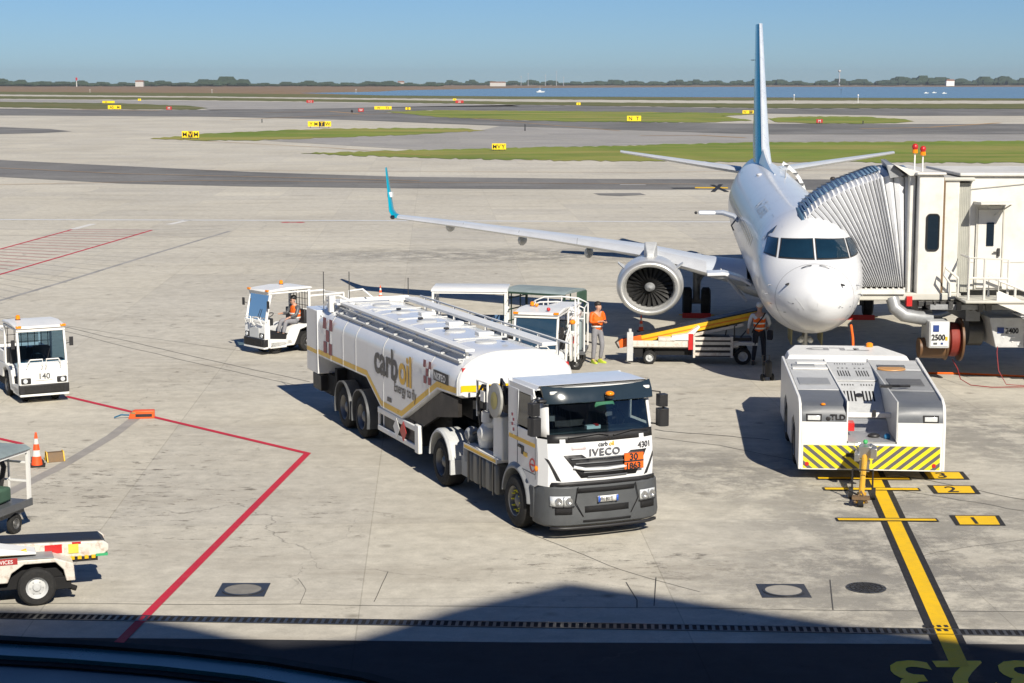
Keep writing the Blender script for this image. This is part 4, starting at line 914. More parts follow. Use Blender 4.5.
# seams
b=MB()
for s in (12.9,11.9,10.9,8.9,5.9): 
    r0=sect(s); b.tube([Vector((p.x*1.002,p.y,p.z+.004)) for p in r0[1:-1]],.012,4)
b.build('tank_seam',pm('seam_grey',(.40,.41,.42),.4),tank)
b=MB(); b.tube([Vector((p.x*1.003,4.26,p.z+.004)) for p in sect(4.25)[1:-1]],.016,6); b.build('tank_end_rim','light_grey',tank)
# yellow stripe along the skirt, grey below
def stripeband(lo,hi,name,mat,x):
    for s_ in (-1,1):
        b=MB(); n_=len(SK); rows=[]
        for i,(s,z) in enumerate(SK):
            k=1.0
            if 0<i<n_-1:
                a=Vector((SK[i][0]-SK[i-1][0],SK[i][1]-SK[i-1][1])).normalized(); c=Vector((SK[i+1][0]-SK[i][0],SK[i+1][1]-SK[i][1])).normalized(); m=(a+c).normalized(); k=1/max(.5,m.dot(a)); nrm=Vector((m.y,-m.x))*-1
            elif i==0: nrm=Vector((0,1))
            else: nrm=Vector((0,1))
            if nrm.y<0: nrm=-nrm
            rows.append([(s_*x,s+nrm.x*lo*k,z+nrm.y*lo*k),(s_*x,s+nrm.x*hi*k,z+nrm.y*hi*k)])
        b.loft(rows,False,False,False); b.build(name,mat,tank,smooth=False)
YS=pm('stripe_yellow',(.80,.47,.01),.3)
stripeband(.09,.21,'yellow_stripe',YS,1.253); stripeband(.055,.09,'pale_stripe_edge','white',1.2535)
b=MB()
y_=[]; 
for x in (-1.215,-1.12,-.9,-.45,0,.45,.9,1.12,1.215):
    yy=4.10+(.045 if abs(x)>1.1 else 0); y_.append([(x,yy,2.10),(x,yy,2.23)])
b.loft(y_,False,False,False); b.build('yellow_stripe',pm('stripe_bright',(.85,.50,.01),.3),tank,smooth=False)
LX=-1.262
def tside(u0,z0): return lambda u,v:(LX,u0-u,z0+v)
text('carb',.86,'lettering',pm('letter_grey',(.05,.05,.055),.4),tank,lambda u,v:(LX,9.54-u,1.75+v*1.08),.022,xs=1.08)
text('oil',.86,'lettering',pm('letter_yellow',(.80,.46,.02),.4),tank,lambda u,v:(LX,7.84-u,1.75+v*1.08),.022,xs=1.03)
text('Energy to fly',.30,'slogan',pm('letter_grey',(0,0,0)),tank,lambda u,v:(LX,8.15-u,1.50+v*1.1),.004,xs=.95)
MB().box(LX,LX+.004,8.35,8.62,1.20,1.30).build('small_plate',pm('letter_grey',(0,0,0)),tank,smooth=False)
def checks(s0,z0,q,h):
    b=MB()
    for u,v in ((0,2),(1.25,2),(.62,1),(0.1,0),(1.15,0)):
        sl=.15 if v==2 else 0
        b.face([(LX,s0-(u+k[0]+sl*k[1])*q,z0+(v+k[1])*h) for k in ((0,0),(.62,0),(.62,.95),(0,.95))])
    b.build('chequer_emblem','crimson',tank,smooth=False)
checks(13.55,1.62,.42,.30); checks(6.25,1.98,.26,.17)
MB().box(LX,LX+.004,4.75,5.62,2.14,2.36).build('dark_plate','black',tank,smooth=False)
text('NISTEO',.2,'lettering','white',tank,lambda u,v:(LX-.004,5.58-u,2.175+v),.006,xs=1.0)
# rear cabinet
rc=rbox(-1.27,1.27,14.0,14.95,1.0,2.60,'rear_cabinet',TW,FT,.02)
for s_ in (-1,1): MB().box(s_*1.273-.002,s_*1.273+.002,14.02,14.93,1.50,1.60).build('yellow_stripe',YS,rc,smooth=False)
MB().box(-1.276,-1.27,14.02,14.05,1.02,2.58).build('cabinet_joint','dark_grey',rc,smooth=False)
TOPD=-.17
_pre=set(o.name for o in bpy.data.objects)
b=MB(); b.box(-1.00,-.80,4.45,12.9,3.02,3.08); 
for i in range(9): b.box(-.93,-.87,4.6+i*1.0,4.66+i*1.0,2.80,3.02)
b.build('handrail_beam','white',tank,bevel=.01)
b=MB(); b.box(-1.12,-1.06,4.5,12.9,2.80,2.84); 
for i in range(9): b.box(-1.10,-.82,4.6+i*1.0,4.66+i*1.0,2.84,2.87)
b.box(-1.02,-.99,4.5,12.9,2.94,2.97); b.build('catwalk_bracket','light_grey',tank)
b=MB(); b.box(.66,.98,4.4,12.9,3.06,3.13).box(1.08,1.12,4.0,13,3.12,3.16)
for i in range(9): b.box(1.07,1.13,4.6+i*1.0,4.64+i*1.0,2.72,3.13)
b.build('handrail_beam','white',tank,bevel=.01)
b=MB()
for s in (5.6,7.4,9.2,11.0,12.4):
    b.lathe((-.1,s,3.02),'z',[(0,.23),(.03,.23),(.04,.20),(.04,.001)],24,False); b.box(-.6,.6,s+.55,s+.58,3.02,3.05); b.build('hatch_cover','light_grey',tank); b=MB()
b.bm.free()
for s in (6.5,8.3,10.1): MB().box(.1,.45,s,s+.25,3.03,3.10).build('valve_box','white',tank,bevel=.01)
b=MB()
for s,x in ((9.2,-.3),(11.0,-.2),(7.4,-.35),(5.4,.2)): b.box(x,x+.10,s-.03,s+.05,3.08,3.12)
b.build('hatch_latch','black',tank)
b=MB(); b.box(-1.05,1.1,13.0,13.9,3.0,3.05)
for x,z in ((-.95,3.16),(0.95,3.12)): b.box(x-.02,x+.02,13,13.05,3.0,z)
b.box(-.95,.95,13.0,13.04,3.08,3.12); b.box(.3,1.0,13.0,13.1,3.02,3.10); b.box(-.6,1.05,13.7,13.75,3.0,3.08)
b.tube([(-1.1,13.9,2.9),(-1.1,13.7,3.15),(-.9,13.3,3.2),(-.7,13.1,3.1)],.03); b.tube([(-.5,13.8,3.0),(-.5,13.8,3.25),(-.2,13.6,3.3),(0,13.4,3.1)],.025)
b.box(-1.15,-1.0,13.3,13.45,2.8,3.2)
b.build('rear_ladder_head','white',tank,bevel=.006)
for p_,q_ in (((-1.0,14.3,2.7),(-1.0,14.3,3.7)),((-.55,13.6,3.0),(-.55,13.6,3.75)),((1.1,13.9,2.9),(1.1,13.9,3.5))): MB().tube([p_,q_],.012,5).build('antenna','metal_dark',tank)
MB().box(-.9,-.6,14.15,14.4,2.7,2.9).box(-.3,.2,14.1,14.5,2.7,2.82).box(-1.2,-1.14,13.8,14.0,2.5,2.66).build('roof_fittings','white',rc,bevel=.01)
for s_ in (-1,1): MB().box(s_*1.12-.04,s_*1.12+.04,4.20,4.28,2.66,2.74).build('marker_lamp','red',tank)
for o in list(bpy.data.objects):
    if o.name not in _pre:
        for v in o.data.vertices: v.co.z+=TOPD
# chassis
b=MB(); b.box(-.45,-.33,4.0,14.4,1.0,1.35).box(.33,.45,4.0,14.4,1.0,1.35).box(-1.0,1.0,12.9,14.5,.48,1.0).box(-.9,.9,9.4,12.9,.75,1.3).box(-1.15,1.15,12.75,12.95,.35,1.3)
b.box(-.45,-.33,.9,6.6,.62,.9).box(.33,.45,.9,6.6,.62,.9).box(-.5,.5,4.4,5.9,1.0,1.25).box(-.6,.6,6.2,9.2,.6,1.3); b.build('chassis','under',FT,bevel=.01)
b=MB(); b.prism([(14.05,.55),(14.75,.55),(14.75,.95),(14.05,.95)],'x',-1.18,1.18); b.build('rear_underrun_bar','black',FT,bevel=.02)
# dark gooseneck recess panels
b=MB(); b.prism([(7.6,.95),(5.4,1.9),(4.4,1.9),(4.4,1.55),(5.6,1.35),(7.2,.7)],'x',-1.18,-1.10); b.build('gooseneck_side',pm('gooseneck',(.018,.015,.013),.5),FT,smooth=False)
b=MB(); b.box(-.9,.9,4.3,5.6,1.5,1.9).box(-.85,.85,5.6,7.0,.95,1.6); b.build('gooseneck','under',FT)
for y in (10.6,11.95):
    for x in (-1.06,1.06): wheel(FT,x,y,.5,.5,.36,.30,-1 if x<0 else 1)
    for x in (-1.12,1.12):
        b=MB(); rows=[]
        for i in range(13):
            a=R(-20+i*220/12) ; 
            rows.append([(x+k*.17,y+r_*math.cos(a),.52+r_*math.sin(a)) for k,r_ in ((-1,.60),(1,.60),(1,.63),(-1,.63))])
        b.loft(rows); b.build('mudguard','dark_grey',FT)
# side guard with white rails and placards
for s_ in (-1,1):
    b=MB(); b.box(s_*1.22-.03,s_*1.22+.03,6.7,9.35,.82,.96).box(s_*1.22-.03,s_*1.22+.03,6.7,9.35,.42,.54).box(s_*1.22-.05,s_*1.22+.05,6.55,6.80,.38,1.0).box(s_*1.2-.03,s_*1.2+.03,9.3,9.38,.42,.96).box(s_*1.15-.03,s_*1.15+.03,9.1,9.18,.5,1.2); sg=b.build('side_guard','white',FT,bevel=.02)
    for yy,mt in ((8.0,'white'),(7.55,'red')):
        b=MB(); b.prism([(yy-.22,.7),(yy,.48),(yy+.22,.7),(yy,.92)],'x',s_*1.262-.004,s_*1.262+.004); b.build('placard',mt,sg,smooth=False)
b=MB(); b.box(-1.2,-.5,7.0,9.0,.45,1.0).box(.5,1.2,7.0,9.0,.45,1.0); b.build('hose_locker','black',FT)
# tractor unit
for x in (-1.07,1.07):
    wheel(FT,x,5.15,.5,.5,.44,.29,-1 if x<0 else 1)
    wheel(FT,x,1.35,.5,.5,.34,.29,-1 if x<0 else 1,nuts=True)
    b=MB(); rows=[]
    for i in range(15):
        a=R(2+i*168/14); rows.append([(x+k*.25,5.15+r_*math.cos(a),.54+r_*math.sin(a)) for k,r_ in ((-1,.58),(-1,.62),(-.8,.66),(.8,.66),(1,.62),(1,.58))])
    b.loft(rows); b.box(x-.25,x+.25,4.48,4.54,.36,.66); b.build('mudguard','light_grey',FT)
b=MB()
for i in range(5): b.box(-1.2,-.55,2.30+i*.33,2.60+i*.33,.38,1.0)
b.build('fuel_tank',pm('tank_alu_dark',(.13,.135,.14),.4,.5,.15,3,0,.5,.2),FT,bevel=.06)
b=MB()
for y in (2.45,3.1,3.75): b.box(-1.215,-1.20,y,y+.05,.36,1.02)
b.build('tank_strap','metal_dark',FT)
rbox(.55,1.2,2.3,4.0,.38,1.0,'fuel_tank','grey_paint',FT,.08)
b=MB(); b.box(-1.24,-1.0,2.2,3.95,1.04,1.10).box(-1.245,-1.235,2.2,3.95,1.02,1.13); sp_=b.build('side_step','white',FT); MB().box(-1.250,-1.245,2.25,3.9,1.04,1.10).build('yellow_edge',YS,sp_,smooth=False)
rbox(-1.15,-.35,2.15,2.62,1.08,1.95,'pump_cabinet','white',FT,.03)
b=MB(); b.lathe((-1.20,2.30,2.24),(-1,-.0,.05),[(0,.33),(.05,.33),(.06,.28),(.045,.001)],28,False); hr=b.build('hose_reel_disc',pm('disc_grey',(.36,.36,.34),.45,.2,.2,4,0,.5,.3),FT); MB().lathe((-1.262,2.29,2.24),(-1,-.0,.05),[(0,.17),(.01,.001)],20,False).build('disc_centre',pm('disc_yellow',(.42,.36,.12),.5),hr)
b=MB(); b.tube([(-.95,3.4,1.15),(-.98,3.35,1.4),(-.9,3.25,1.65),(-.7,3.0,1.7)],[.17,.2,.15,.1],12); b.ball((-.98,3.3,1.42),.2,12,8); b.cyl((-1.0,3.25,1.65),(-1.0,3.25,1.85),.13,n=12); b.build('pump','white',FT)
b=MB()
for k in range(9):
    x=-1.05+k*.26; b.tube([(x,1.8,1.9+.1*(k%3)),(x-.05,2.1,2.45+.15*(k%2)),(x,2.7,2.2),(x+.1,3.4,1.5),(x,3.9,1.3)],.035,6)
b.tube([(-1.05,3.5,1.5),(-1.08,3.6,2.1),(-1.05,3.4,2.35),(-.9,2.9,2.35)],.03); b.tube([(-1.12,2.0,2.2),(-1.15,2.05,2.6),(-1.12,2.25,2.65),(-1.1,2.35,2.3)],.03)
b.box(-1.0,-.6,2.9,3.5,1.75,2.3).box(-1.05,-.2,2.0,2.35,2.0,2.5).box(-.1,.7,2.2,2.9,1.1,2.2)
b.build('air_hoses','black',FT)
b=MB(); b.tube([(-1.06,3.65,1.7),(-1.06,3.65,2.42),(-1.06,3.1,2.42),(-1.06,3.1,1.9)],.025); b.box(-1.1,-1.04,3.2,3.4,2.05,2.25); b.build('hose_frame','white',FT)
b=MB(); b.ball((-1.0,4.1,1.25),.16,10,8); b.cyl((-1.1,3.95,.75),(-1.1,3.95,1.05),.14,n=12); b.cyl((-1.05,4.15,1.0),(-.6,4.15,1.0),.1,n=10); b.box(-1.15,-.9,4.0,4.3,.4,.8); b.build('air_tank','grey_paint',FT)
# cab: side profile prism with doors, glass openings built from panels
CW=1.17
cab=MB()
# lower body (sides up to the window line) around wheel arch, front mask
side=[(.10,1.02),(.04,1.5),(.12,1.93),(1.72,1.93),(1.72,.95),(1.62,1.06),(1.35,1.16),(1.05,1.08),(.86,.92),(.80,.72),(.18,.72)]
front=[(-1.17,.34),(-1.06,.12),(-.8,.02),(0,-.03),(.8,.02),(1.06,.12),(1.17,.34)]
# front mask as vertical loft following the bow of the front
def bow(z,k=0,w=CW):
    lean={1.0:0,1.3:-.02,1.6:0,1.90:.05,2.5:.17,2.97:.30}
    zs=sorted(lean); 
    for a,c in zip(zs,zs[1:]):
        if a<=z<=c: L_=lean[a]+(lean[c]-lean[a])*(z-a)/(c-a); break
    else: L_=lean[zs[0]] if z<1 else lean[zs[-1]]
    return [Vector((x*w/1.17,y+L_+.03+k,z)) for x,y in front]
cab.loft([bow(1.0),bow(1.3),bow(1.6),bow(1.86)],False,False,False)
for s_ in (-1,1):
    cab.prism([(y,z) for y,z in ((.36,1.0),(.38,1.5),(.44,1.93),(1.75,1.93),(1.75,1.0),(1.66,1.10),(1.35,1.20),(1.04,1.10),(.82,.92),(.6,.90))],'x',s_*CW-.02*s_-.001,s_*CW)
    # pillars and rear quarter
    cab.prism([(.40,1.93),(.50,1.93),(.70,2.72),(.58,2.72)],'x',s_*CW-.06*s_,s_*CW)
    cab.prism([(1.30,1.93),(1.75,1.93),(1.75,2.75),(1.25,2.75)],'x',s_*CW-.04*s_,s_*CW)
    cab.prism([(.55,2.70),(1.75,2.70),(1.75,2.90),(.60,2.90)],'x',s_*CW-.04*s_,s_*CW*.995)
cab.box(-CW,CW,1.72,1.76,1.0,2.95)
rf=[bow(2.72,-.02,1.12),bow(2.92,.02,1.10)]
cab.loft([[(-1.14,.60,2.90),(1.14,.60,2.90),(1.14,.60,2.86),(-1.14,.60,2.86)],[(-1.08,.50,3.0),(1.08,.50,3.0),(1.14,.5,2.86),(-1.14,.5,2.86)],[(-1.10,1.2,2.99),(1.10,1.2,2.99),(1.15,1.2,2.86),(-1.15,1.2,2.86)],[(-1.10,1.76,2.95),(1.10,1.76,2.95),(1.15,1.76,2.86),(-1.15,1.76,2.86)]])
cb=cab.build('cab',TW,FT,ang=40,bevel=.008)

# windscreen
def onbow(x,z,k=0):
    a=bow(z,k)
    for p,q in zip(a,a[1:]):
        if p.x<=x<=q.x: t=(x-p.x)/(q.x-p.x); return p.lerp(q,t)
    return a[0] if x<0 else a[-1]
def bowpatch(name,mat,par,x0,x1,z0,z1,k,n=10,m=4,th=.02,xt=1.0):
    b=MB(); rows=[]
    for j in range(m+1):
        z=z0+(z1-z0)*j/m; f=1+(xt-1)*j/m; rows.append([onbow((x0+(x1-x0)*i/n)*f,z,k) for i in range(n+1)])
    b.loft(rows,False,False,False); o=b.build(name,mat,par,ang=60)
    if th: o.modifiers.new('thick','SOLIDIFY').thickness=th
    return o
WG=glass('windscreen_glass',(.50,.66,.72))
bowpatch('windscreen',WG,cb,-1.04,1.04,1.93,2.62,.012,12,4,0,.97)
bowpatch('windscreen_base','black',cb,-1.06,1.06,1.79,1.95,-.006,12,2,.02)
for s_ in (-1,1): bowpatch('windscreen_pillar',TW,cb,*( (1.02,1.165) if s_>0 else (-1.165,-1.02)),1.9,2.7,-.004,3,4,.03,.96)
for s_ in (-1,1): MB().loft([[ (s_*1.172,.50,1.98),(s_*1.172,1.26,1.98)],[(s_*1.16,.70,2.68),(s_*1.16,1.22,2.68)]],False,False,False).build('side_window','dark_glass',cb,smooth=False)
# wipers
b=MB(); b.tube([onbow(-.7,1.89,-.04),onbow(-.1,1.94,-.04),onbow(.1,1.90,-.04)],.014,5); b.tube([onbow(.2,1.89,-.04),onbow(.6,1.96,-.04),onbow(.95,1.92,-.04)],.014,5); b.build('wiper','black',cb)
# sun visor
b=MB(); rows=[]
for x in [-1.10+i*.22 for i in range(11)]:
    p=onbow(x*.985,2.70,-.10); u=1.0+ (abs(x)/1.1)**4*.5; e=.06*(abs(x)/1.1)**3
    rows.append([(x,p.y+.13,2.95+e*.5),(x,p.y+.06,2.97+e),(x,p.y-.04,2.80),(x,p.y-.08,2.60-e*.4),(x,p.y-.05,2.58-e*.4),(x,p.y+.0,2.78)])
b.loft(rows); vs=b.build('sun_visor',pm('visor_dark',(.018,.03,.042),.18,0,.1,2),cb,ang=50)
for x in (-.86,.88):
    p=onbow(x,2.7,-.10); b=MB(); b.box(x-.14,x+.14,p.y-.0,p.y+.04,2.81,2.90,); o=b.build('marker_lamp','white',vs,bevel=.015)
p=onbow(.08,2.7,-.10); MB().ball((.10,p.y-.13,2.80),.085,14,10,(1,1,.85)).build('beacon','amber',vs); MB().cyl((.10,p.y-.13,2.68),(.10,p.y-.13,2.74),.085,n=14).build('beacon_base','black',vs)
# interior
b=MB(); b.box(-1.08,1.08,.42,.80,1.55,1.93).box(-1.05,1.05,1.6,1.7,1.2,2.7); b.build('dashboard','black',cb,bevel=.05)
for x in (-.6,.6): b=MB(); b.box(x-.26,x+.26,1.0,1.5,1.5,1.7).box(x-.26,x+.26,1.4,1.56,1.6,2.35).box(x-.14,x+.14,1.42,1.54,2.37,2.55); b.build('seat','dark_grey',cb,bevel=.05)
b=MB(); b.lathe((.6,.85,2.05),(0,-.8,.6),[(0,.2),(.02,.215),(.04,.2),(.02,.185)],20,False); b.build('steering_wheel','black',cb)
MB().box(-.12,.16,.50,.60,1.93,2.0).build('dashboard_papers','white',cb); MB().box(.05,.12,.49,.6,1.99,2.02).build('dashboard_items','red',cb); MB().ball((.48,1.0,2.3),.13,8,6,(1.6,.5,1.1)).build('hanging_vest',pm('vest_green',(.08,.25,.12),.7),cb)
b=MB(); b.loft([[(-1.1,.42,1.2),(1.1,.42,1.2)],[(-1.1,.42,1.9),(1.1,.42,1.9)]],False,False,False); b.build('bulkhead','black',cb,smooth=False)
# mirrors
for s_ in (-1,1):
    b=MB(); b.loft([[ (s_*(1.30+dx*.10),.22+dy*.11,z) for dx,dy in ((-1,-.7),(-.4,-1),(.6,-1),(1,-.6),(1,.8),(-1,.8))] for z in (1.95,2.0,2.28,2.32)]); b.loft([[ (s_*(1.30+dx*.09),.24+dy*.10,z) for dx,dy in ((-1,-.7),(-.4,-1),(.6,-1),(1,-.6),(1,.8),(-1,.8))] for z in (2.36,2.4,2.58,2.62)])
    b.tube([(s_*1.14,.42,1.98),(s_*1.30,.34,1.96),(s_*1.36,.3,2.3),(s_*1.3,.34,2.66),(s_*1.1,.5,2.68)],.022,6); b.build('mirror','black',cb,bevel=.02)
b=MB(); p=onbow(-1.0,2.66,-.1); b.box(-1.22,-1.05,.2,.32,2.60,2.70); b.build('kerb_mirror','black',cb,bevel=.03)
# door details
for s_ in (-1,1):
    b=MB()
    for y0,y1,z0,z1 in ((.46,.475,1.08,1.93),(1.30,1.315,1.2,2.7),(.46,1.31,1.16,1.175)): b.box(s_*1.172-.003,s_*1.172+.003,y0,y1,z0,z1)
    b.build('door_joint','dark_grey',cb,smooth=False)
    MB().box(s_*1.18-.008,s_*1.18+.008,1.12,1.26,1.55,1.60).build('door_handle','black',cb); MB().box(s_*1.174-.003,s_*1.174+.003,.48,1.70,1.66,1.73).build('yellow_stripe',YS,cb,smooth=False)
    MB().box(s_*1.176-.003,s_*1.176+.003,1.1,1.3,1.25,1.5).build('door_emblem',YS,cb,smooth=False) if 0 else None
b=MB(); b.lathe((-1.175,.60,1.32),(-1,0,0),[(0,.13),(.004,.13),(.004,.10),(0,.10)],24,False); b.box(-1.182,-1.176,.52,.68,1.31,1.34); b.build('round_sign','red',cb)
MB().box(-1.182,-1.176,.84,1.0,1.42,1.50).build('door_emblem',YS,cb); MB().box(-1.18,-1.176,1.0,1.12,1.44,1.60).build('vent','black',cb)
MB().ball((-1.185,.40,1.30),.055,8,6,(.6,1,1)).build('side_lamp','amber',cb)
text('',.1,'x','black',cb,lambda u,v:(0,0,0)) if 0 else None
checks_=MB()
for z in (1.80,1.90,2.0,2.1): checks_.box(-1.178,-1.174,1.46+.06*(int(z*10)%2),1.52+.06*(int(z*10)%2),z,z+.06)
checks_.build('chequer_emblem','crimson',cb,smooth=False)
# grille, deflectors, badge, plates
def bowpoly(pts,name,mat,par,k=-.012,th=.02):
    b=MB(); 
    # subdivide polygon as strips across x
    xs=sorted(set([p[0] for p in pts]+[min(p[0] for p in pts)+i*(max(p[0] for p in pts)-min(p[0] for p in pts))/14 for i in range(15)]))
    rows=[]
    def cut(x):
        zs=[]
        for a,c in zip(pts,pts[1:]+pts[:1]):
            if abs(a[0]-c[0])<1e-6: 
                if abs(a[0]-x)<1e-6: zs+=[a[1],c[1]]
                continue
            if min(a[0],c[0])-1e-6<=x<=max(a[0],c[0])+1e-6: zs.append(a[1]+(c[1]-a[1])*(x-a[0])/(c[0]-a[0]))
        return min(zs),max(zs)
    for x in xs:
        z0,z1=cut(x); rows.append([onbow(x,z0+(z1-z0)*j/3,k) for j in range(4)])
    b.loft(rows,False,False,False); o=b.build(name,mat,par,ang=60); 
    if th: o.modifiers.new('thick','SOLIDIFY').thickness=th
    return o
gr_=bowpoly([(-.80,1.57),(-.44,1.57),(-.30,1.47),(.42,1.47),(.55,1.58),(.90,1.58),(.66,1.14),(-.46,1.14)],'grille','black',cb,-.006)
b=MB()
for i in range(5): b.tube([onbow(-.66+.08*i+.1*j,1.50-.085*i,-.03) for j in range(int((1.40-.13*i)/.1)+1)],.014,5)
b.build('grille_bars','dark_grey',gr_)
b=MB(); b.tube([onbow(-.62,1.36,-.04),onbow(-.4,1.31,-.05),onbow(0,1.295,-.05),onbow(.4,1.31,-.05),onbow(.6,1.36,-.04)],.03,8); b.build('chrome_bar','alu',gr_)
for s_ in (-1,1): bowpoly([(s_*.97,1.50),(s_*1.12,1.32),(s_*1.08,1.10),(s_*.98,1.16),(s_*.90,1.30)] if 0 else [(s_*1.10,1.52),(s_*.92,1.12),(s_*.84,1.10),(s_*1.05,1.50)],'air_deflector','black',cb,-.008)
FL=lambda x0,z0,k=-.03: (lambda u,v:onbow(max(-1.1,min(1.1,x0+u)),z0+v,k))
text('IVECO',.175,'lettering',pm('badge_dark',(.10,.10,.11),.35),cb,FL(-.31,1.545,-.03),.004,xs=1.15,spacing=1.12)
text('carb',.11,'lettering',pm('letter_grey',(0,0,0)),cb,FL(-.12,1.705,-.022),.002); text('oil',.11,'lettering',pm('letter_yellow',(0,0,0)),cb,FL(.10,1.705,-.022),.002)
text('4301',.15,'fleet_number',pm('letter_grey',(0,0,0)),cb,FL(.70,1.615,-.022),.003)
bowpatch('faint_sticker',pm('sticker',(.72,.60,.60),.4),cb,-.64,-.36,1.66,1.74,-.008,3,1,.004)
hz=MB(); 
for z0,z1 in ((1.245,1.385),(1.40,1.545)):
    p,q=onbow(.38,z0,-.06),onbow(.78,z0,-.06); p2,q2=onbow(.38,z1,-.06),onbow(.78,z1,-.06); n3=Vector((0,-.02,0))
    hz.loft([[p,q,q2,p2],[p+n3,q+n3,q2+n3,p2+n3]])
hzo=hz.build('hazard_plate','orange',cb,smooth=False)
def hzf(x0,z0): return lambda u,v:onbow(x0+u,z0+v,-.085)
text('30',.165,'hazard_number','black',hzo,hzf(.48,1.415),.006,xs=1.1); text('1863',.155,'hazard_number','black',hzo,hzf(.395,1.255),.006,xs=1.05)
b=MB()
for z0,z1 in ((1.245,1.252),(1.378,1.407),(1.538,1.545)): 
    p,q=onbow(.38,z0,-.082),onbow(.78,z0,-.082); p2,q2=onbow(.38,z1,-.082),onbow(.78,z1,-.082); b.face([p,q,q2,p2])
b.build('plate_border','black',hzo,smooth=False)
# bumper
bf=[(-1.25,.62),(-1.25,.42),(-1.20,.18),(-1.05,.04),(-.8,-.04),(0,-.08),(.8,-.04),(1.05,.04),(1.20,.18),(1.25,.42),(1.25,.62)]
def bring(z,w,k): return [Vector((x*w,y+k,z)) for x,y in bf]+[Vector((1.15*w,.62,z)),Vector((-1.15*w,.62,z))][::1]
b=MB(); b.loft([bring(.26,.96,.06),bring(.30,.99,.0),bring(.42,1.0,-.02),bring(.55,.995,.0),bring(.80,.99,.02),bring(.98,.985,.03),bring(1.04,.96,.09)]); bu=b.build('bumper','bumper',FT,ang=40,bevel=.006)
def onb(x,z,k=-.03):
    for p,q in zip(bf[1:-1],bf[2:-1]):
        if p[0]<=x<=q[0]: t=(x-p[0])/(q[0]-p[0]); return Vector((x,p[1]+(q[1]-p[1])*t+k,z))
    return Vector((x,.3,z))
def bpatch(name,mat,x0,x1,z0,z1,k=-.03,th=.025,n=6,par=None,sk=0):
    b=MB(); rows=[[onb(x0+(x1-x0)*i/n+sk*j,z0+(z1-z0)*j,k) for i in range(n+1)] for j in (0,1)]; b.loft(rows,False,False,False); o=b.build(name,mat,par or bu,ang=60)
    if th: o.modifiers.new('thick','SOLIDIFY').thickness=th
    return o
bpatch('lower_lip','black',-1.12,1.12,.22,.27,-.03,.05,12)
bpatch('grille_slot','under',-.62,.58,.89,.96,-.006); bpatch('grille_slot','under',-.46,.46,.50,.63,-.006); bpatch('grille_slot','under',-.5,.5,.345,.38,-.025)
for s_ in (-1,1):
    h_=bpatch('headlight','lamp',*sorted((s_*1.06-(.06 if s_<0 else 0),s_*.70-(.06 if s_<0 else 0))),.66,.84,-.02); bpatch('fog_lamp','under',*sorted((s_*1.04,s_*.72)),.50,.62,-.015)
    bpatch('headlight_bezel','black',*sorted((s_*1.08,s_*.68)),.635,.655,-.025,par=h_); bpatch('lamp_divider','grey_paint',*sorted((s_*.90,s_*.88)),.66,.84,-.048,.006,2,h_)
    b=MB()
    for xx in (.79,.98): p=onb(s_*xx,.75,-.02); b.lathe(p,(0,-1,0),[(.0,.07),(.028,.065),(.028,.045),(.01,.02),(.01,.001)],16,False)
    b.build('lamp_reflector','steel',h_)
    b=MB(); b.tube([onb(s_*.60,1.0,-.012),onb(s_*.66,.72,-.03),onb(s_*.50,.45,-.03)],.010,5); b.build('bumper_joint','under',bu)
pl=bpatch('number_plate','white',-.21,.21,.70,.81,-.035,.015); 
for a in ((-.21,-.17),(.17,.21)): bpatch('plate_band','plate_blue',a[0],a[1],.70,.81,-.053,.003,1,pl)
text('FN 801TJ',.10,'plate_lettering','black',pl,lambda u,v:onb(-.165+u*.68,.72+v,-.056),.001)
bpatch('bumper_top','black',-1.1,1.1,1.0,1.08,.05,.03,12)
# cab steps and wheel arch
for s_ in (-1,1):
    b=MB(); rows=[]
    for i in range(15):
        a=R(5+i*172/14); rows.append([(s_*1.10+k*.14,1.35+r_*math.cos(a),.54+r_*1.0*math.sin(a)) for k,r_ in ((-1,.58),(-1,.62),(-.6,.70),(1,.70),(1,.58))])
    b.loft(rows); b.build('wheel_arch','grey_paint',FT,bevel=.01)
    b=MB(); b.box(s_*1.14-.06,s_*1.14+.06,.52,.72,.34,.95); b.build('step','bumper',FT,bevel=.03)
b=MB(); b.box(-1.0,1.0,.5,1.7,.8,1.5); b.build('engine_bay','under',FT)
def zz(z):
    if z<=1.9: return z
    if z<=2.6: return 1.9+(z-1.9)*.62/.70
    return 2.52+(z-2.6)*.31/.46
def tree(o):
    yield o
    for c in o.children: yield from tree(c)
for o in tree(cb):
    for v in o.data.vertices: v.co.z=zz(v.co.z); v.co.x=v.co.x*.99-.03
for o in tree(bu):
    for v in o.data.vertices: v.co.x*=.955
# ------------------------------------------------------------------ aircraft tractor (TLD style low tug)
AT=thing('aircraft_tractor','low wide white aircraft tractor with yellow and grey chevrons before the nose','tractor',(7.45,36.6,0),R(-4.93))
W2=1.5
NW=.51
# side walls / body profile
prof_=[(0,.24),(0,1.24),(.06,1.40),(.22,1.52),(.55,1.60),(6.0,1.62),(6.2,1.50),(6.2,.3)]
b=MB()
for s_ in (-1,1): b.prism([(0.0,.24),(0,1.25),(.05,1.44),(.20,1.60),(.55,1.68),(6.1,1.70),(6.1,.32),(4.9,.32),(4.75,.9),(4.2,1.1),(3.6,.9),(3.5,.32),(2.35,.32),(2.2,.9),(1.6,1.1),(1.05,.9),(.95,.30)],'x',s_*W2-s_*.06,s_*W2)
at_b=b.build('side_panel','white',AT,bevel=.012)
b=MB()
b.box(-W2+.06,W2-.06,0,.05,.24,.80); b.box(-W2+.06,-NW,0,.05,.80,1.25); b.box(NW,W2-.06,0,.05,.80,1.25)
b.box(-W2+.06,W2-.06,.1,6.1,.35,.75)
rear=b.build('rear_panel','white',AT,bevel=.004)
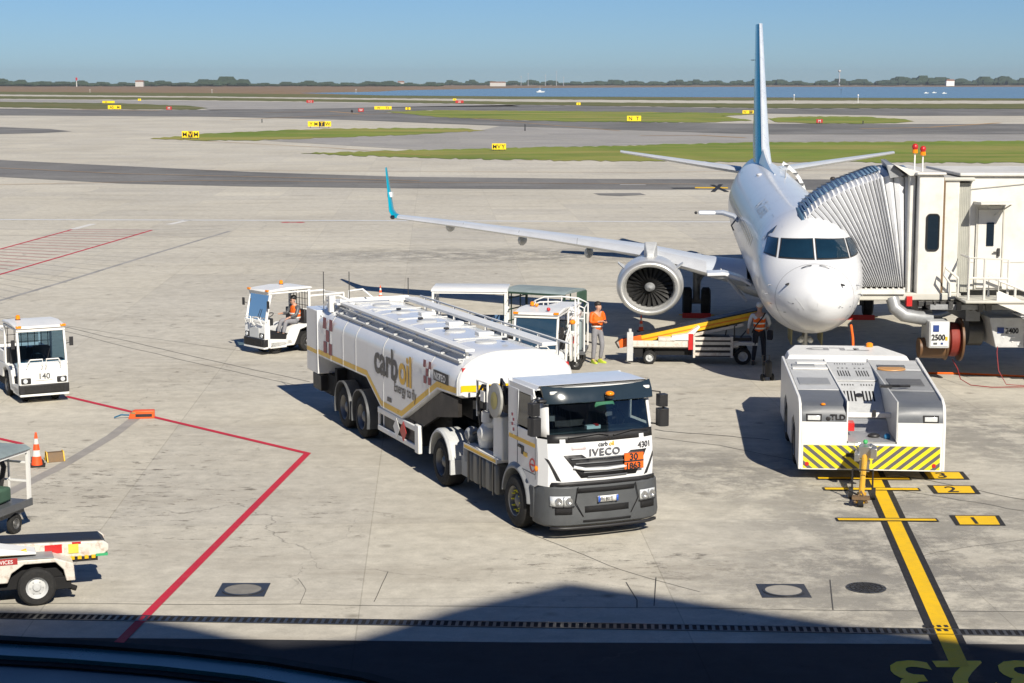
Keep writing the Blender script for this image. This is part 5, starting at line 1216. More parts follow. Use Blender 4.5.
# chevrons: clipped diagonal bands
CY=pm('chevron_yellow',(.80,.66,.02),.4); CK=pm('chevron_grey',(.10,.10,.11),.5)
MB().box(-W2+.10,W2-.10,-.006,0,.27,.76).build('chevron_ground',CY,rear,smooth=False)
b=MB()
x0_,x1_,z0_,z1_=.02,W2-.10,.27,.76
def clip(poly,ax,val,keep):
    out_=[]
    for i in range(len(poly)):
        a,c=poly[i],poly[(i+1)%len(poly)]; ia=(a[ax]-val)*keep>=0; ic=(c[ax]-val)*keep>=0
        if ia: out_.append(a)
        if ia!=ic: t=(val-a[ax])/(c[ax]-a[ax]); out_.append((a[0]+(c[0]-a[0])*t,a[1]+(c[1]-a[1])*t))
    return out_
for s_ in (-1,1):
    for i in range(-4,9):
        xa=x0_+i*.235; poly=[(xa,z0_),(xa+.115,z0_),(xa+.115+.60,z1_),(xa+.60,z1_)]
        for ax,val,kp in ((0,x0_,1),(0,x1_,-1)):
            if poly: poly=clip(poly,ax,val,kp)
        if len(poly)>2: b.face([(s_*p[0],-.009,p[1]) for p in poly])
b.build('chevrons',CK,rear,smooth=False)
for x in (-1.32,1.28): MB().lathe((x,-.009,.36),(0,-1,0),[(0,.045),(.012,.04),(.012,.001)],12,False).build('reflector','red',rear)
MB().box(-.52,-.36,-.02,-.009,.52,.60).build('socket','black',rear)
# headlight pods, curved up to the deck
for s_ in (-1,1):
    xa,xb=(NW,W2-.06) if s_>0 else (-W2+.06,-NW)
    b=MB(); b.prism([(.015,1.25),(.03,1.42),(.14,1.56),(.40,1.635),(1.6,1.65),(1.6,1.2),(.05,1.2)],'x',xa,xb); pod=b.build('light_pod',pm('slate',(.12,.13,.145),.4,0,.12,2,0,.5,.2),AT,ang=50,bevel=.006)
    mx=(xa+xb)/2+s_*.22
    b=MB(); b.box(mx-.13,mx+.13,-.0,.04,1.28,1.38); b.build('headlight','lamp',pod,bevel=.01); MB().box(mx-.16,mx+.16,.012,.035,1.25,1.41).build('lamp_bezel','black',pod)
    b=MB(); b.box(xa+.02,xb-.02,1.6,4.4,1.3,1.66); dk=b.build('deck_cover','grey_paint' if s_>0 else 'light_grey',AT,bevel=.01)
    b=MB(); b.box(xa+.02,xb-.02,4.45,5.9,1.3,1.665); b.build('deck_cover','light_grey',AT,bevel=.01)
    b=MB(); b.box(xa+.1,xb-.15,2.2,3.1,1.662,1.675).box(xa+.1,xb-.3,4.7,5.0,1.667,1.69); b.build('access_panel','grey_paint' if s_<0 else 'dark_grey',AT,bevel=.01)
    b=MB(); b.box(s_*(NW+.0)-.015,s_*(NW)+.015,.0,5.9,.85,1.69); b.build('channel_wall','white' if s_<0 else 'light_grey',AT)
MB().box(-1.2,-.52,5.1,5.35,1.667,1.70).build('white_cover_strip','white',AT); MB().box(-1.35,-.55,4.3,4.5,1.667,1.70).build('white_cover_strip','white',AT)
text('TLD',.22,'lettering','white',AT,lambda u,v:(-.78+u,.055+.02-.045,1.30+v*.8),.006) if 0 else text('TLD',.17,'lettering','black',AT,lambda u,v:(-.86+u,.012-v*.05,1.29+v),.006)
MB().ball((-1.0+.1,.015,1.315),.05,8,6,(1,.2,1)).build('round_badge','black',AT)
MB().lathe((-1.0,.17,1.58),'z',[(0,.05),(.03,.045),(.04,.001)],10,False).build('small_beacon','amber',AT)
MB().lathe((.85,4.5,1.668),'z',[(0,.28),(.02,.27),(.02,.001)],20,False).build('round_cover',pm('orange_brown',(.5,.25,.08),.5),AT)
# centre channel: tread plate, cross bar, slotted cover plates stepping up
TP_=pm('tread_plate',(.42,.43,.44),.35,.4,.15,8,.3)
b=MB(); b.box(-NW+.02,NW-.02,.02,1.2,.78,.84); b.build('tread_plate',TP_,AT,smooth=False)
b=MB(); b.loft([[(-NW+.02,1.2,.84),(NW-.02,1.2,.84)],[(-NW+.02,1.55,1.0),(NW-.02,1.55,1.0)],[(-NW+.02,1.9,1.02),(NW-.02,1.9,1.02)]],False,False,False); b.build('channel_step',TP_,AT,smooth=False)
MB().ball((.10,.55,.87),.11,10,6,(1.2,1,.5)).build('hitch_cap','black',AT); b=MB(); b.ball((.36,.4,.88),.075,10,6); b.build('blue_cap',pm('cap_blue',(.03,.2,.4),.4),AT)
b=MB(); b.box(-NW+.01,NW-.01,.95,1.05,1.18,1.28); cbx=b.build('cross_bar','white',AT,bevel=.01); MB().box(.10,.18,.93,.95,1.20,1.34).build('latch','black',cbx); MB().box(-.44,-.30,.6,.9,.95,1.12).build('red_clamp','red',cbx)
def slotted(y0,z0,y1,z1,slots,name='cover_plate'):
    b=MB(); L_=NW-.02; b.loft([[(-L_,y0,z0),(L_,y0,z0),(L_,y0,z0-.04),(-L_,y0,z0-.04)],[(-L_,y1,z1),(L_,y1,z1),(L_,y1,z1-.04),(-L_,y1,z1-.04)]]); o=b.build(name,'light_grey',AT,bevel=.008)
    b=MB()
    for (t0,t1,cnt,hw) in slots:
        for i in range(cnt):
            for sg in (-1,1):
                x=sg*(.09+i*(.30/cnt)); ya,yb=y0+(y1-y0)*t0,y0+(y1-y0)*t1; za,zb_=z0+(z1-z0)*t0+.004,z0+(z1-z0)*t1+.004
                b.face([(x-hw,ya,za),(x+hw,ya,za),(x+hw,yb,zb_),(x-hw,yb,zb_)])
    b.build('slots','under',o,smooth=False); return o
c1=slotted(1.75,1.06,3.3,1.56,[(.42,.72,4,.018),(.88,.92,5,.012)]); c2=slotted(3.4,1.58,5.3,1.70,[(.2,.5,5,.012),(.62,.66,3,.02),(.85,.9,5,.012)])
MB().lathe((0,2.65,1.36),(0,-.3,1),[(0,.09),(.02,.08),(.02,.001)],12,False).build('knob','black',c1)
b=MB(); b.tube([(.40,1.9,1.70),(.75,1.7,1.74),(.95,1.85,1.72)],.035,6); b.box(.35,.6,1.75,1.9,1.69,1.74); b.build('hose','black',AT)
# raised far slab with chamfered corners
b=MB(); P=[(-1.42,6.1),(1.42,6.1),(1.42,6.5),(1.0,8.15),(-1.15,8.15),(-1.42,7.0)]; Q=[(-1.30,6.35),(1.30,6.35),(1.28,6.6),(.92,8.0),(-1.05,8.0),(-1.30,7.0)]
b.loft([[(x,y,.35) for x,y in P],[(x,y,1.46) for x,y in P],[(x,y,1.70) for x,y in Q]]); sl_=b.build('engine_cover','white',AT,bevel=.02)
text('TLD',.62,'lettering',pm('faded_letter',(.30,.30,.31),.5),sl_,lambda u,v:(.05-u*1.3+.60,7.55-v*.9,1.706),.02)
MB().lathe((.72,7.8,1.70),'z',[(0,.07),(.08,.07),(.11,.04),(.115,.001)],12,False).build('beacon','amber',sl_)
for y in (1.63,4.2):
    for x in (-1.32,1.32): wheel(AT,x,y,.48,.48,.34,.28,-1 if x<0 else 1)
b=MB(); b.box(W2,W2+.07,1.2,1.4,.55,.62); b.build('side_lamp','black',AT)
for o in tree(AT):
    if o.type=='MESH':
        for v in o.data.vertices:
            if v.co.x>NW and v.co.y>0: v.co.x+=(v.co.x-NW)*.25*min(1,v.co.y/6.1)
# ------------------------------------------------------------------ tow bar hooked to the tractor
tb=thing('tow_bar','yellow and orange tow bar head hooked to the middle of the chevron panel','tow bar',(6.80,34.30,0),R(-13))
b=MB(); b.tube([(0,.1,.14),(0,.9,.42),(0,1.95,.70)],.06,8); b.box(-.09,.09,.0,.5,.08,.2); b.build('bar',pm('bar_orange',(.62,.34,.03),.45),tb,bevel=.01)
b=MB(); b.box(-.13,.13,1.75,2.1,.62,.86); b.tube([(-.12,1.95,.75),(-.2,1.9,.86),(-.1,1.95,.9)],.025); b.tube([(.12,1.95,.75),(.22,1.9,.84),(.1,1.95,.88)],.025); b.box(-.2,-.1,1.5,1.9,.6,.75).box(.12,.24,1.6,1.9,.65,.85); b.box(-.1,.1,1.7,1.8,.35,.6); b.build('hitch_head','steel',tb,bevel=.01)
MB().ball((0,1.98,.92),.05,8,6).build('green_cap',pm('green_plastic',(.05,.4,.12),.4),tb)
b=MB(); b.tube([(-.2,.7,.1),(-.2,.7,.6),(.2,.7,.6),(.2,.7,.1)],.022); b.tube([(0,.3,.15),(-.25,.15,.3)],.02); b.build('handle','black',tb)
for x in (-.22,.22): MB().lathe((x,.75,.12),'x',[(-.04,.04),(-.04,.12),(.04,.12),(.04,.04)],14).build('wheel','rubber',tb)
MB().lathe((0,.05,.10),'x',[(-.05,.03),(-.05,.1),(.05,.1),(.05,.03)],14).build('wheel','rubber',tb)
b=MB(); b.box(-.17,.17,-.05,.12,.16,.22); b.tube([(-.12,-.02,.1),(0,.1,.3),(.12,-.02,.1)],.03); b.build('eye','brown',tb)
# ------------------------------------------------------------------ baggage tractors (local: front y=0, rear +y)
BG=glass('cab_glass',(.22,.36,.46))
def bag_tractor(label,loc,rz,number=None,ladder=False,w=.62,top=2.02,screen=None):
    t=thing('baggage_tractor',label,'tractor',loc,rz,'baggage tractors on the apron')
    WM='white'
    b=MB(); b.box(-w,w,.18,.78,.20,.40); b.prism([(0,.22),(-.02,.36),(.0,.98),(.06,1.08),(.18,1.10),(.18,.5),(.95,.42),(1.0,.30),(.4,.22)],'x',-w,w)       # nose
    b.prism([(.75,.24),(.80,.55),(.95,.78),(1.1,.86),(3.0,.86),(3.0,.45),(1.98,.45),(1.88,.70),(1.58,.78),(1.28,.70),(1.12,.36),(1.05,.24)],'x',-w,w)
    b.box(-w,w,1.72,3.0,.86,.90); b.box(-w,-w+.05,1.7,3.0,.86,1.18); b.box(w-.05,w,1.7,3.0,.86,1.18); b.box(-w,w,2.95,3.0,.86,1.18)
    body=b.build('body',WM,t,bevel=.02)
    b=MB(); b.box(-w+.05,w-.05,.2,2.9,.24,.62); b.build('chassis','under',t)
    b=MB(); b.box(-w-.01,w+.01,-.055,.10,.26,.50); b.build('bumper','black',t,bevel=.02); MB().box(-w,w,-.06,.10,.20,.255).build('bumper_edge',WM,t,bevel=.01)
    b=MB(); b.box(-w+.12,w-.12,-.07,-.05,.29,.47)
    b.build('bumper_grip','rubber',t)
    for s in (-1,1):
        b=MB(); b.box(s*(w-.17)-.13,s*(w-.17)+.13,-.035,.02,.52,.68); h=b.build('headlight','black',t,bevel=.03); MB().lathe((s*(w-.15),-.035,.60),(0,-1,0),[(0,.06),(.01,.055),(.002,.001)],14,False).build('lens','lamp',h)
    if number:
        pl=rbox(-.22,.22,-.035,-.02,.60,.82,'number_panel',pm('panel_white',(.72,.72,.68),.4),t,.01); text(number,.22,'fleet_number','dark_grey',pl,lambda u,v:(u,-.042,.64+v*.95),.004,align='CENTER',xs=.95)
    else:
        rbox(-.26,.26,-.035,-.02,.52,.84,'front_panel',pm('panel_grey',(.50,.52,.53),.4),t,.01)
    b=MB()
    for s in (-1,1): b.tube([(s*.05,-.03,.90),(s*.05,-.12,1.0),(s*.05,-.12,1.16),(s*.36,-.12,1.16),(s*.42,-.10,1.08),(s*.44,-.03,.92)],.018,6)
    b.build('guard_rail',WM,t)
    # cab frame
    pw=.055; b=MB()
    for s in (-1,1):
        x=s*(w-pw/2)
        b.loft([[(x-pw/2,y0,z),(x+pw/2,y0,z),(x+pw/2,y0+.09,z),(x-pw/2,y0+.09,z)] for y0,z in ((.0,1.0),(.10,1.5),(.20,top-.1))])
        b.box(x-.025,x+.025,1.60,1.68,.86,top-.08); b.box(x-.025,x+.025,2.92,2.97,1.1,1.72)
        b.box(x-.022,x+.022,1.66,2.95,1.68,1.74)
    b.box(-w,w,1.60,1.68,top-.15,top-.09)
    for s in (-1,1): b.box(s*(w-.03)-.024,s*(w-.03)+.024,.2,1.65,top-.145,top-.095)
    b.box(-w,w,2.93,2.96,1.64,1.70)
    b.box(-w,w,.16,.28,top-.17,top-.06); b.box(-w,w,-.01,.08,.98,1.06)
    b.build('cab_frame',WM,t,bevel=.012)
    b=MB(); b.prism([(.10,top-.08),(.16,top-.02),(.9,top+.04),(1.72,top),(1.76,top-.06)],'x',-w-.02,w+.02); b.build('roof',WM,t,bevel=.03)
    b=MB(); b.face([(-w+.06,.05,1.07),(w-.06,.05,1.07),(w-.06,.19,top-.17),(-w+.06,.19,top-.17)]); gl=b.build('windscreen',screen or BG,t,smooth=False)
    b=MB(); b.tube([(.1,.02,1.10),(.2,.08,1.4)],.010,5); b.build('wiper','black',gl)
    b=MB(); b.box(-w+.06,w-.06,1.62,1.65,.9,1.25); 
    for i in range(7): b.box(-w+.1+i*(2*w-.2)/6-.008,-w+.1+i*(2*w-.2)/6+.008,1.63,1.645,1.25,top-.1)
    for z in (1.4,1.6,1.78): b.box(-w+.06,w-.06,1.63,1.645,z,z+.014)
    b.build('rear_mesh','black',t,smooth=False)
    b=MB(); b.box(-w+.06,w-.06,.12,.34,.9,1.12); b.build('dashboard','black',t,bevel=.02)
    b=MB(); b.tube([(-.02,.34,.95),(-.02,.50,1.12)],.02); b.lathe((-.02,.50,1.13),(0,-.45,1),[(0,.17),(.015,.185),(.03,.17),(.015,.155)],20,False); b.build('steering_wheel','black',t)
    for x in (-.30,.30): b=MB(); b.box(x-.22,x+.22,1.05,1.5,.70,.84); b.box(x-.22,x+.22,1.46,1.56,.8,1.30); b.build('seat','black',t,bevel=.03)
    for s in (-1,1):
        b=MB(); b.tube([(s*w,.12,1.5),(s*(w+.12),.05,1.55)],.012,5); b.box(s*(w+.12)-.05,s*(w+.12)+.05,.02,.06,1.45,1.68); b.build('mirror','black',t,bevel=.01)
        b=MB(); b.box(s*(w-.06)-.07,s*(w-.06)+.07,.10,.16,top-.06,top+.0); b.build('indicator','amber',t,bevel=.01)
        for y in (.50,1.58):
            wheel(t,s*(w-.24),y,.24,.24,.17,.15,s,n=22) if y<1 else wheel(t,s*(w-.11),y,.30,.30,.20,.17,s,n=22)
    b=MB(); b.lathe((-.34,1.2,top+.02),'z',[(0,.07),(.03,.07)],12); b.build('beacon_base','black',t); MB().lathe((-.34,1.2,top+.05),'z',[(0,.06),(.09,.055),(.11,.02)],12).build('beacon','amber',t)
    b=MB(); b.box(-.1,.1,3.0,3.2,.40,.5); b.build('hitch','black',t)
    b=MB(); b.box(w-.0,w+.012,2.2,2.55,.93,1.12); b.build('warning_sticker','red',t)
    if ladder:
        b=MB()
        for y in (2.0,2.45): b.tube([(w+.10,y,.45),(w+.10,y,2.18)],.028)
        for i in range(6): b.box(w+.07,w+.13,2.0,2.45,.6+i*.28,.64+i*.28)
        b.build('ladder',WM,t)
        b=MB(); b.tube([(w+.05,.9,.5),(w+.05,.95,1.2),(w+.05,1.5,1.55),(w+.05,1.6,.6)],.025); b.tube([(w+.05,1.0,.6),(w+.05,1.1,1.1),(w+.05,1.45,1.3),(w+.05,1.5,.7)],.02); b.box(w-.5,w+.1,1.65,2.9,1.98,2.03); b.build('side_rails',WM,t)
        b=MB(); b.ball((w+.10,1.6,1.62),.09,10,8,(1,1.3,.8)); b.build('side_lamp','amber',t); MB().ball((.3,.35,top+.06),.055,8,6).build('roof_lamp','red',t); MB().ball((-.15,.9,top+.1),.055,8,6).build('roof_lamp','amber',t)
    return t
import mathutils
def front_center(pl,pr,z):
    a,c=g(*pl,z),g(*pr,z); return (a+c)/2
c=g(44.5,394.5,.22); bag_tractor('white baggage tractor numbered 140 at the left edge of the picture',(c.x,c.y,0),R(28),'140',w=.63)
c=g(255,348,.2); bag_tractor('white baggage tractor carrying its driver behind the tail of the fuel tanker',(c.x,c.y+.1,0),R(-49),None,w=.56,top=2.0)
bag_tractor('white baggage tractor with ladder and blue reflecting windscreen between tanker and belt loader',(.62,48.2,0),R(-13),None,True,w=.62,top=2.06,screen=pm('reflecting_glass',(.02,.05,.09),.03,0,.2,1,0,1.0))
# ------------------------------------------------------------------ baggage carts (local length along y)
def cart(label,loc,rz,L=2.4,w=.75,top=2.0,frame='white',roof='white',deck='dark_grey',kind='flat',side=None):
    t=thing('baggage_cart',label,'baggage cart',loc,rz,'baggage carts on the apron'); h=L/2
    b=MB(); b.box(-w,w,-h,h,.48,.56); b.box(-w-.03,-w,-h,h,.46,.60).box(w,w+.03,-h,h,.46,.60); b.box(-w+.1,-w+.2,-h+.1,h-.1,.34,.48).box(w-.2,w-.1,-h+.1,h-.1,.34,.48); b.build('deck',deck,t,bevel=.008)
    b=MB()
    for sx in (-1,1):
        for sy in (-1,1): b.box(sx*(w-.03)-.03,sx*(w-.03)+.03,sy*(h-.03)-.03,sy*(h-.03)+.03,.56,top)
    for sy in (-1,1):
        for z in (.9,1.25,1.6): b.box(-w,w,sy*(h-.03)-.015,sy*(h-.03)+.015,z,z+.035) if z<top-.2 else None
        for x in (-.3,.3): b.box(x-.015,x+.015,sy*(h-.03)-.015,sy*(h-.03)+.015,.56,top)
    for sx in (-1,1): b.box(sx*(w-.03)-.02,sx*(w-.03)+.02,-h,h,top-.06,top)
    b.build('frame',frame,t,smooth=False)
    b=MB()
    if kind=='flat': b.prism([(-w-.03,top),(w+.03,top),(w-.1,top+.07),(-w+.1,top+.07)],'y',-h-.03,h+.03)
    elif kind=='arch':
        P=[(-w*math.cos(a),top+.11*math.sin(a)) for a in [PI*i/8 for i in range(9)]]; b.prism(P,'y',-h,h)
    b.build('roof',roof,t,bevel=.01)
    if side:
        b=MB(); b.box(*side[1]); b.build(side[0],side[2],t,bevel=.02)
    for sx in (-1,1):
        for sy in (-1,1):
            wheel(t,sx*(w-.12),sy*(h-.4),.19,.19,.1,.10,sx,n=18)
    b=MB(); b.tube([(0,-h,.42),(0,-h-.9,.30)],.03); b.build('tow_bar','metal_dark',t)
    return t
cart('baggage cart with white flat roof and open sides behind the fuel tanker',(-1.25,54.7,0),R(87),2.25,.85,1.98,'white','white',side=('blue_curtain',(.70,.78,-1.0,1.0,.85,1.08),'blue_deck'))
cart('baggage cart with dark green frame and grey tarpaulin roof beside the white roofed cart',(1.02,55.2,0),R(62),2.1,.75,1.86,pm('frame_green',(.02,.05,.035),.5),'tarp','dark_grey','arch',('tarpaulin_end',(.10,.75,-1.08,-1.03,1.50,1.86),'green_tarp'))
ct=cart('low baggage cart with grey roof and white rail frame at the left edge',(-9.98,31.75,0),R(-18.6),2.3,.75,1.52,'white','tarp','dark_grey','flat')
b=MB(); b.tube([(.2,.9,.56),(.35,.9,1.2),(.2,.9,1.5)],.05); b.build('cage_strut','black',ct); MB().box(-.7,.5,.3,.9,.57,.85).build('cover_sheet','green_tarp',ct,bevel=.05)
# cart with white hoops and bundled cover
t=thing('baggage_cart','baggage cart with white hoop rails and bundled pale cover behind the ladder tractor','baggage cart',(1.38,52.0,0),R(83),'baggage carts on the apron')
MB().box(-.7,.7,-.8,.8,.45,.55).build('deck','dark_grey',t,bevel=.01)
b=MB()
for x in (-.65,.65):
    b.tube([(x,-.78,.55),(x,-.78,1.80),(x,-.5,1.93),(x,0,1.98),(x,.5,1.96),(x,.78,1.85),(x,.78,.55)],.025); 
    for y in (-.4,0,.4): b.tube([(x,y,1.55),(x,y,1.96)],.018)
    b.tube([(x,-.78,1.5),(x,.78,1.5)],.02)
b.tube([(-.65,-.78,1.80),(.65,-.78,1.80)],.02); b.tube([(-.65,.78,1.85),(.65,.78,1.85)],.02); b.build('hoop_frame','white',t)
b=MB(); random.seed(3); rs=[]
for j in range(9):
    y=-.62+j*.155; hh=.16+.26*math.sin(PI*(j+.5)/9); rs.append([Vector((-.6*math.cos(PI*i/8)*(1-.05*random.random()),y,1.45+hh*math.sin(PI*i/8)*(.9+.2*random.random()))) for i in range(9)])
b.loft(rs); b.build('bundled_cover','white',t)
MB().box(-.6,.6,-.7,.7,.55,1.42).build('load','tarp',t,bevel=.05)
for sx in (-1,1):
    for sy in (-1,1): wheel(t,sx*.6,sy*.55,.19,.19,.1,.10,sx,n=16)
# ------------------------------------------------------------------ belt loaders (local: long axis x)
def lwheel(par,x,y,z,r,w,side):
    q=MB(); h=w/2; q.lathe((x,y,z),'y',[(-h,r*.58),(-h,r*.88),(-h*.6,r),(h*.6,r),(h,r*.88),(h,r*.58)],24,False); o=q.build('wheel','rubber',par)
    q=MB(); f=side*h; rr=r*.6; q.lathe((x,y,z),'y',[(f*.95,rr),(f*.7,rr*.85),(f*.3,rr*.75),(f*.5,rr*.4),(f*.8,rr*.3),(f*.85,.001)],20,False)
    for i in range(6): a=PI*i/3; q.cyl((x+rr*.55*math.cos(a),y+f*.3,z+rr*.55*math.sin(a)),(x+rr*.55*math.cos(a),y+f*.62,z+rr*.55*math.sin(a)),rr*.07,n=6)
    q.build('rim','light_grey',o)
bl=thing('belt_loader','belt loader with raised yellow boom reaching the forward hold of the airliner','belt loader',(3.1,52.4,0),R(-2.5))
b=MB(); b.box(.35,3.55,0,.08,.52,.70).box(.35,3.55,1.3,1.38,.52,.70).box(.4,3.5,.08,1.3,.48,.56); b.box(1.2,1.7,-.02,.5,.70,.80); b.box(2.4,3.3,.0,.4,.70,.78); b.build('chassis','worn_white',bl,bevel=.01)
b=MB()
for z in (.28,.44,.60,.74): b.box(2.25,3.35,-.06,-.03,z,z+.085)
b.box(2.22,2.28,-.07,0,.22,.84).box(3.32,3.38,-.07,0,.22,.84); b.build('engine_grille','worn_white',bl,smooth=False)
MB().box(2.28,3.3,-.03,.6,.24,.82).build('engine_housing','black',bl)
MB().box(2.08,2.22,-.04,.02,.45,.92).build('red_marker','red',bl)
b=MB(); b.box(.0,4.35,-.0,.62,-.10,-.02); 
A0,A1=Vector((.05,0,.58)),Vector((4.25,0,1.50)); bd=(A1-A0).normalized(); bz=Vector((-bd.z,0,bd.x))
def boom(x0,x1,y0,y1,z0,z1,name,mat,par,bv=.01):
    L_=(A1-A0).length; b=MB(); P=[]
    for x in (x0,x1):
        o=A0+bd*(x*L_); P.append([o+Vector((0,y,0))+bz*z for y,z in ((y0,z0),(y1,z0),(y1,z1),(y0,z1))])
    b.loft(P); return b.build(name,mat,par,bevel=bv)
b.bm.free()
bo=boom(.08,.995,.25,.32,-.12,.09,'boom','yellow',bl); boom(.08,.995,.93,1.0,-.12,.09,'boom_side','yellow',bo); boom(.0,.16,.24,.33,-.14,.11,'boom_end','orange',bo); boom(.0,1.0,.30,.95,.04,.12,'conveyor_belt','black',bo); boom(.10,.86,.26,.98,-.26,-.17,'boom_underside','worn_white',bo); boom(.12,.96,.235,.25,-.03,-.01,'boom_groove','orange',bo,0)
b=MB(); b.tube([(.05,.2,.45),(-.05,.2,.62),(.1,.2,.75)],.03); b.tube([(1.0,.6,.56),(1.8,.6,.80)],.05); b.tube([(2.0,.6,.56),(3.0,.6,1.12)],.05); b.build('lift_arm','metal_dark',bl)
b=MB(); b.box(.28,.46,-.04,.12,.10,.95); b.tube([(.37,.04,.9),(.37,.04,1.05)],.05); b.build('support_post','light_grey',bl,bevel=.01)
b=MB(); b.prism([(1.55,.72),(2.15,.72),(2.2,.85),(2.42,1.12),(2.36,1.14),(2.05,.92),(1.6,.85)],'y',-.03,.35); b.build('seat_cover','white',bl,bevel=.01)
b=MB(); b.tube([(3.42,.02,.7),(3.42,.02,1.15),(3.5,.02,1.18)],.02); b.tube([(3.6,.3,.75),(3.9,.3,1.1)],.02); b.box(3.4,3.95,.2,.7,.68,.78); b.tube([(3.2,.5,.8),(3.25,.5,1.2),(3.0,.5,1.15)],.02); b.build('controls','black',bl)
b=MB(); b.box(3.4,4.05,.0,1.3,.60,.68); b.box(3.4,4.1,-.02,0,.58,.66); b.build('platform','light_grey',bl)
for x,r in ((3.68,.25),(.95,.20)):
    for y,s in ((.10,-1),(1.25,1)): lwheel(bl,x,y,r,r,.2,s)
b=MB(); b.box(.5,.75,.1,1.2,.2,.5).box(1.1,2.2,.2,1.1,.25,.5); b.build('running_gear','under',bl)
# foreground loader at left
bl=thing('belt_loader','rust-streaked white belt loader with black belt at the bottom left corner','belt loader',(-7.50,27.65,0),R(19))
b=MB(); b.prism([(-3.2,.40),(-3.2,.82),(.28,.74),(.56,.64),(.58,.36),(.44,.36),(.40,.55),(.28,.68),(-.20,.68),(-.40,.55),(-.46,.40)],'y',0,1.35); b.build('chassis','worn_white',bl,bevel=.015)
b=MB(); b.prism([(-3.2,.82),(.26,.75),(.26,.765),(-3.2,.84)],'y',.02,1.33); b.build('platform','grey_paint',bl)
rs_=pm('services_red',(.35,.03,.03),.5); MB().box(-.72,-.30,-.008,-.001,.70,.80).build('name_plate',rs_,bl,smooth=False); text('SERVICES',.085,'lettering','white',bl,lambda u,v:(-.70+u,-.012,.718+v),.001,xs=.95)
bo=MB(); bo.prism([(-3.2,.80),(-3.2,1.02),(1.08,.86),(1.16,.80),(1.16,.70),(1.08,.64),(.8,.62)],'y',.42,.50); bo=bo.build('boom','worn_white',bl,bevel=.02)
q=MB(); q.prism([(-3.2,.80),(-3.2,1.02),(1.08,.86),(1.16,.80),(1.16,.70),(1.08,.64),(.8,.62)],'y',1.05,1.13); q.build('boom_side','worn_white',bo,bevel=.02)
q=MB(); q.prism([(-3.2,1.025),(1.05,.875),(1.13,.80),(1.13,.72),(1.05,.68),(-3.2,.9)],'y',.49,1.06); q.build('conveyor_belt','black',bo,bevel=.01)
MB().box(.15,.42,.405,.42,.72,.86).build('warning_plate','red',bo,smooth=False); MB().box(.52,.68,.405,.42,.70,.85).build('yellow_plate',pm('plate_yellow',(.6,.55,.08),.5),bo,smooth=False); MB().box(.58,.72,.405,.42,.85,.88).build('red_plate','red',bo)
MB().box(.95,1.14,.40,.5,.62,.66).build('green_lamp',pm('green_lamp_',(.05,.35,.15),.4),bo)
b=MB()
for i in range(4): b.box(.55+i*.11,.61+i*.11,.38,.5,.60,.65)
b.build('hazard_bar','yellow',bl); MB().box(.5,.98,.42,1.1,.55,.62).build('boom_stop','black',bl)
b=MB(); b.tube([(-1.0,.10,.86),(-.5,.12,.86),(-.32,.12,.84),(-.15,.14,.86)],[.05,.055,.03,.05],8); b.build('yellow_sleeve','yellow',bl)
b=MB(); b.loft([[(-1.6,.0+.02,.86),(-1.6,.40,.9),(-1.6,.40,1.08),(-1.6,.05,1.0)],[(-.6,.02,.84),(-.6,.4,.86),(-.6,.4,.98),(-.6,.05,.95)],[(.0,.1,.80),(.0,.4,.82),(.0,.4,.86),(.0,.1,.84)]]); b.build('hood','white',bl,bevel=.02)
b=MB(); b.box(.20,.52,.05,.5,.22,.42); b.tube([(.3,.2,.3),(.6,.1,.2)],.05); b.box(-3.0,.4,.15,1.2,.25,.55); b.build('running_gear','under',bl,bevel=.01)
for x in (-.02,-2.4):
    for y,s in ((.05,-1),(1.30,1)): lwheel(bl,x,y,.30,.30,.2,s)
# ------------------------------------------------------------------ cones, chocks, small things
def cone(px,py,h,label):
    c=g(px,py); t=thing('traffic_cone',label,'traffic cone',(c.x,c.y,0),random.random(),'traffic cones on the apron')
    rbox(-h*.24,h*.24,-h*.24,h*.24,0,h*.045,'base','rubber',t,.01)
    def seg(z0,z1,name,mat): 
        r=lambda z:.17*h*(1-z/1.0)+.028*h*z
        b=MB(); b.lathe((0,0,0),'z',[(z0*h,r(z0)),(z1*h,r(z1))],20,z1>.99); b.build(name,mat,t)
    OC=pm('cone_orange',(.85,.09,.015),.5)
    seg(.04,.30,'cone',OC); seg(.30,.48,'reflective_band','paint_white'); seg(.48,.66,'cone',OC); seg(.66,.82,'reflective_band','paint_white'); seg(.82,1.0,'cone',OC)
cone(37,466,.74,'large orange and white traffic cone at the left edge beside the wheel chock'); cone(641,331.5,.55,'orange and white traffic cone under the engine'); cone(380.5,299,.52,'orange and white traffic cone under the wing tip')
c=g(55,461); t=thing('wheel_chock','brown wooden wheel chock with yellow edges beside the large cone','chock',(c.x,c.y,0),R(25))
MB().prism([(-.14,0),(.14,0),(.10,.20),(-.04,.20)],'x',-.17,.17).build('block','brown',t,bevel=.01)
MB().tube([(-.18,-.15,.01),(-.18,-.04,.21),(-.18,.1,.21),(-.18,.15,.01)],.015).tube([(.18,-.15,.01),(.18,-.04,.21),(.18,.1,.21),(.18,.15,.01)],.015).build('yellow_edge','yellow',t)
MB().box(-.5,-.25,-.1,.1,0,.05).build('rubber_foot','rubber',t,bevel=.01)
c=g(140,418); t=thing('wheel_chock','orange plastic wheel chock lying on the red line in front of tractor 140','chock',(c.x,c.y,0),R(8))
OR=pm('plastic_orange',(.75,.10,.015),.45); MB().prism([(-.28,.0),(.36,.0),(.36,.20),(-.15,.20),(-.24,.12)],'y',-.12,.12).build('block',OR,t,bevel=.02)
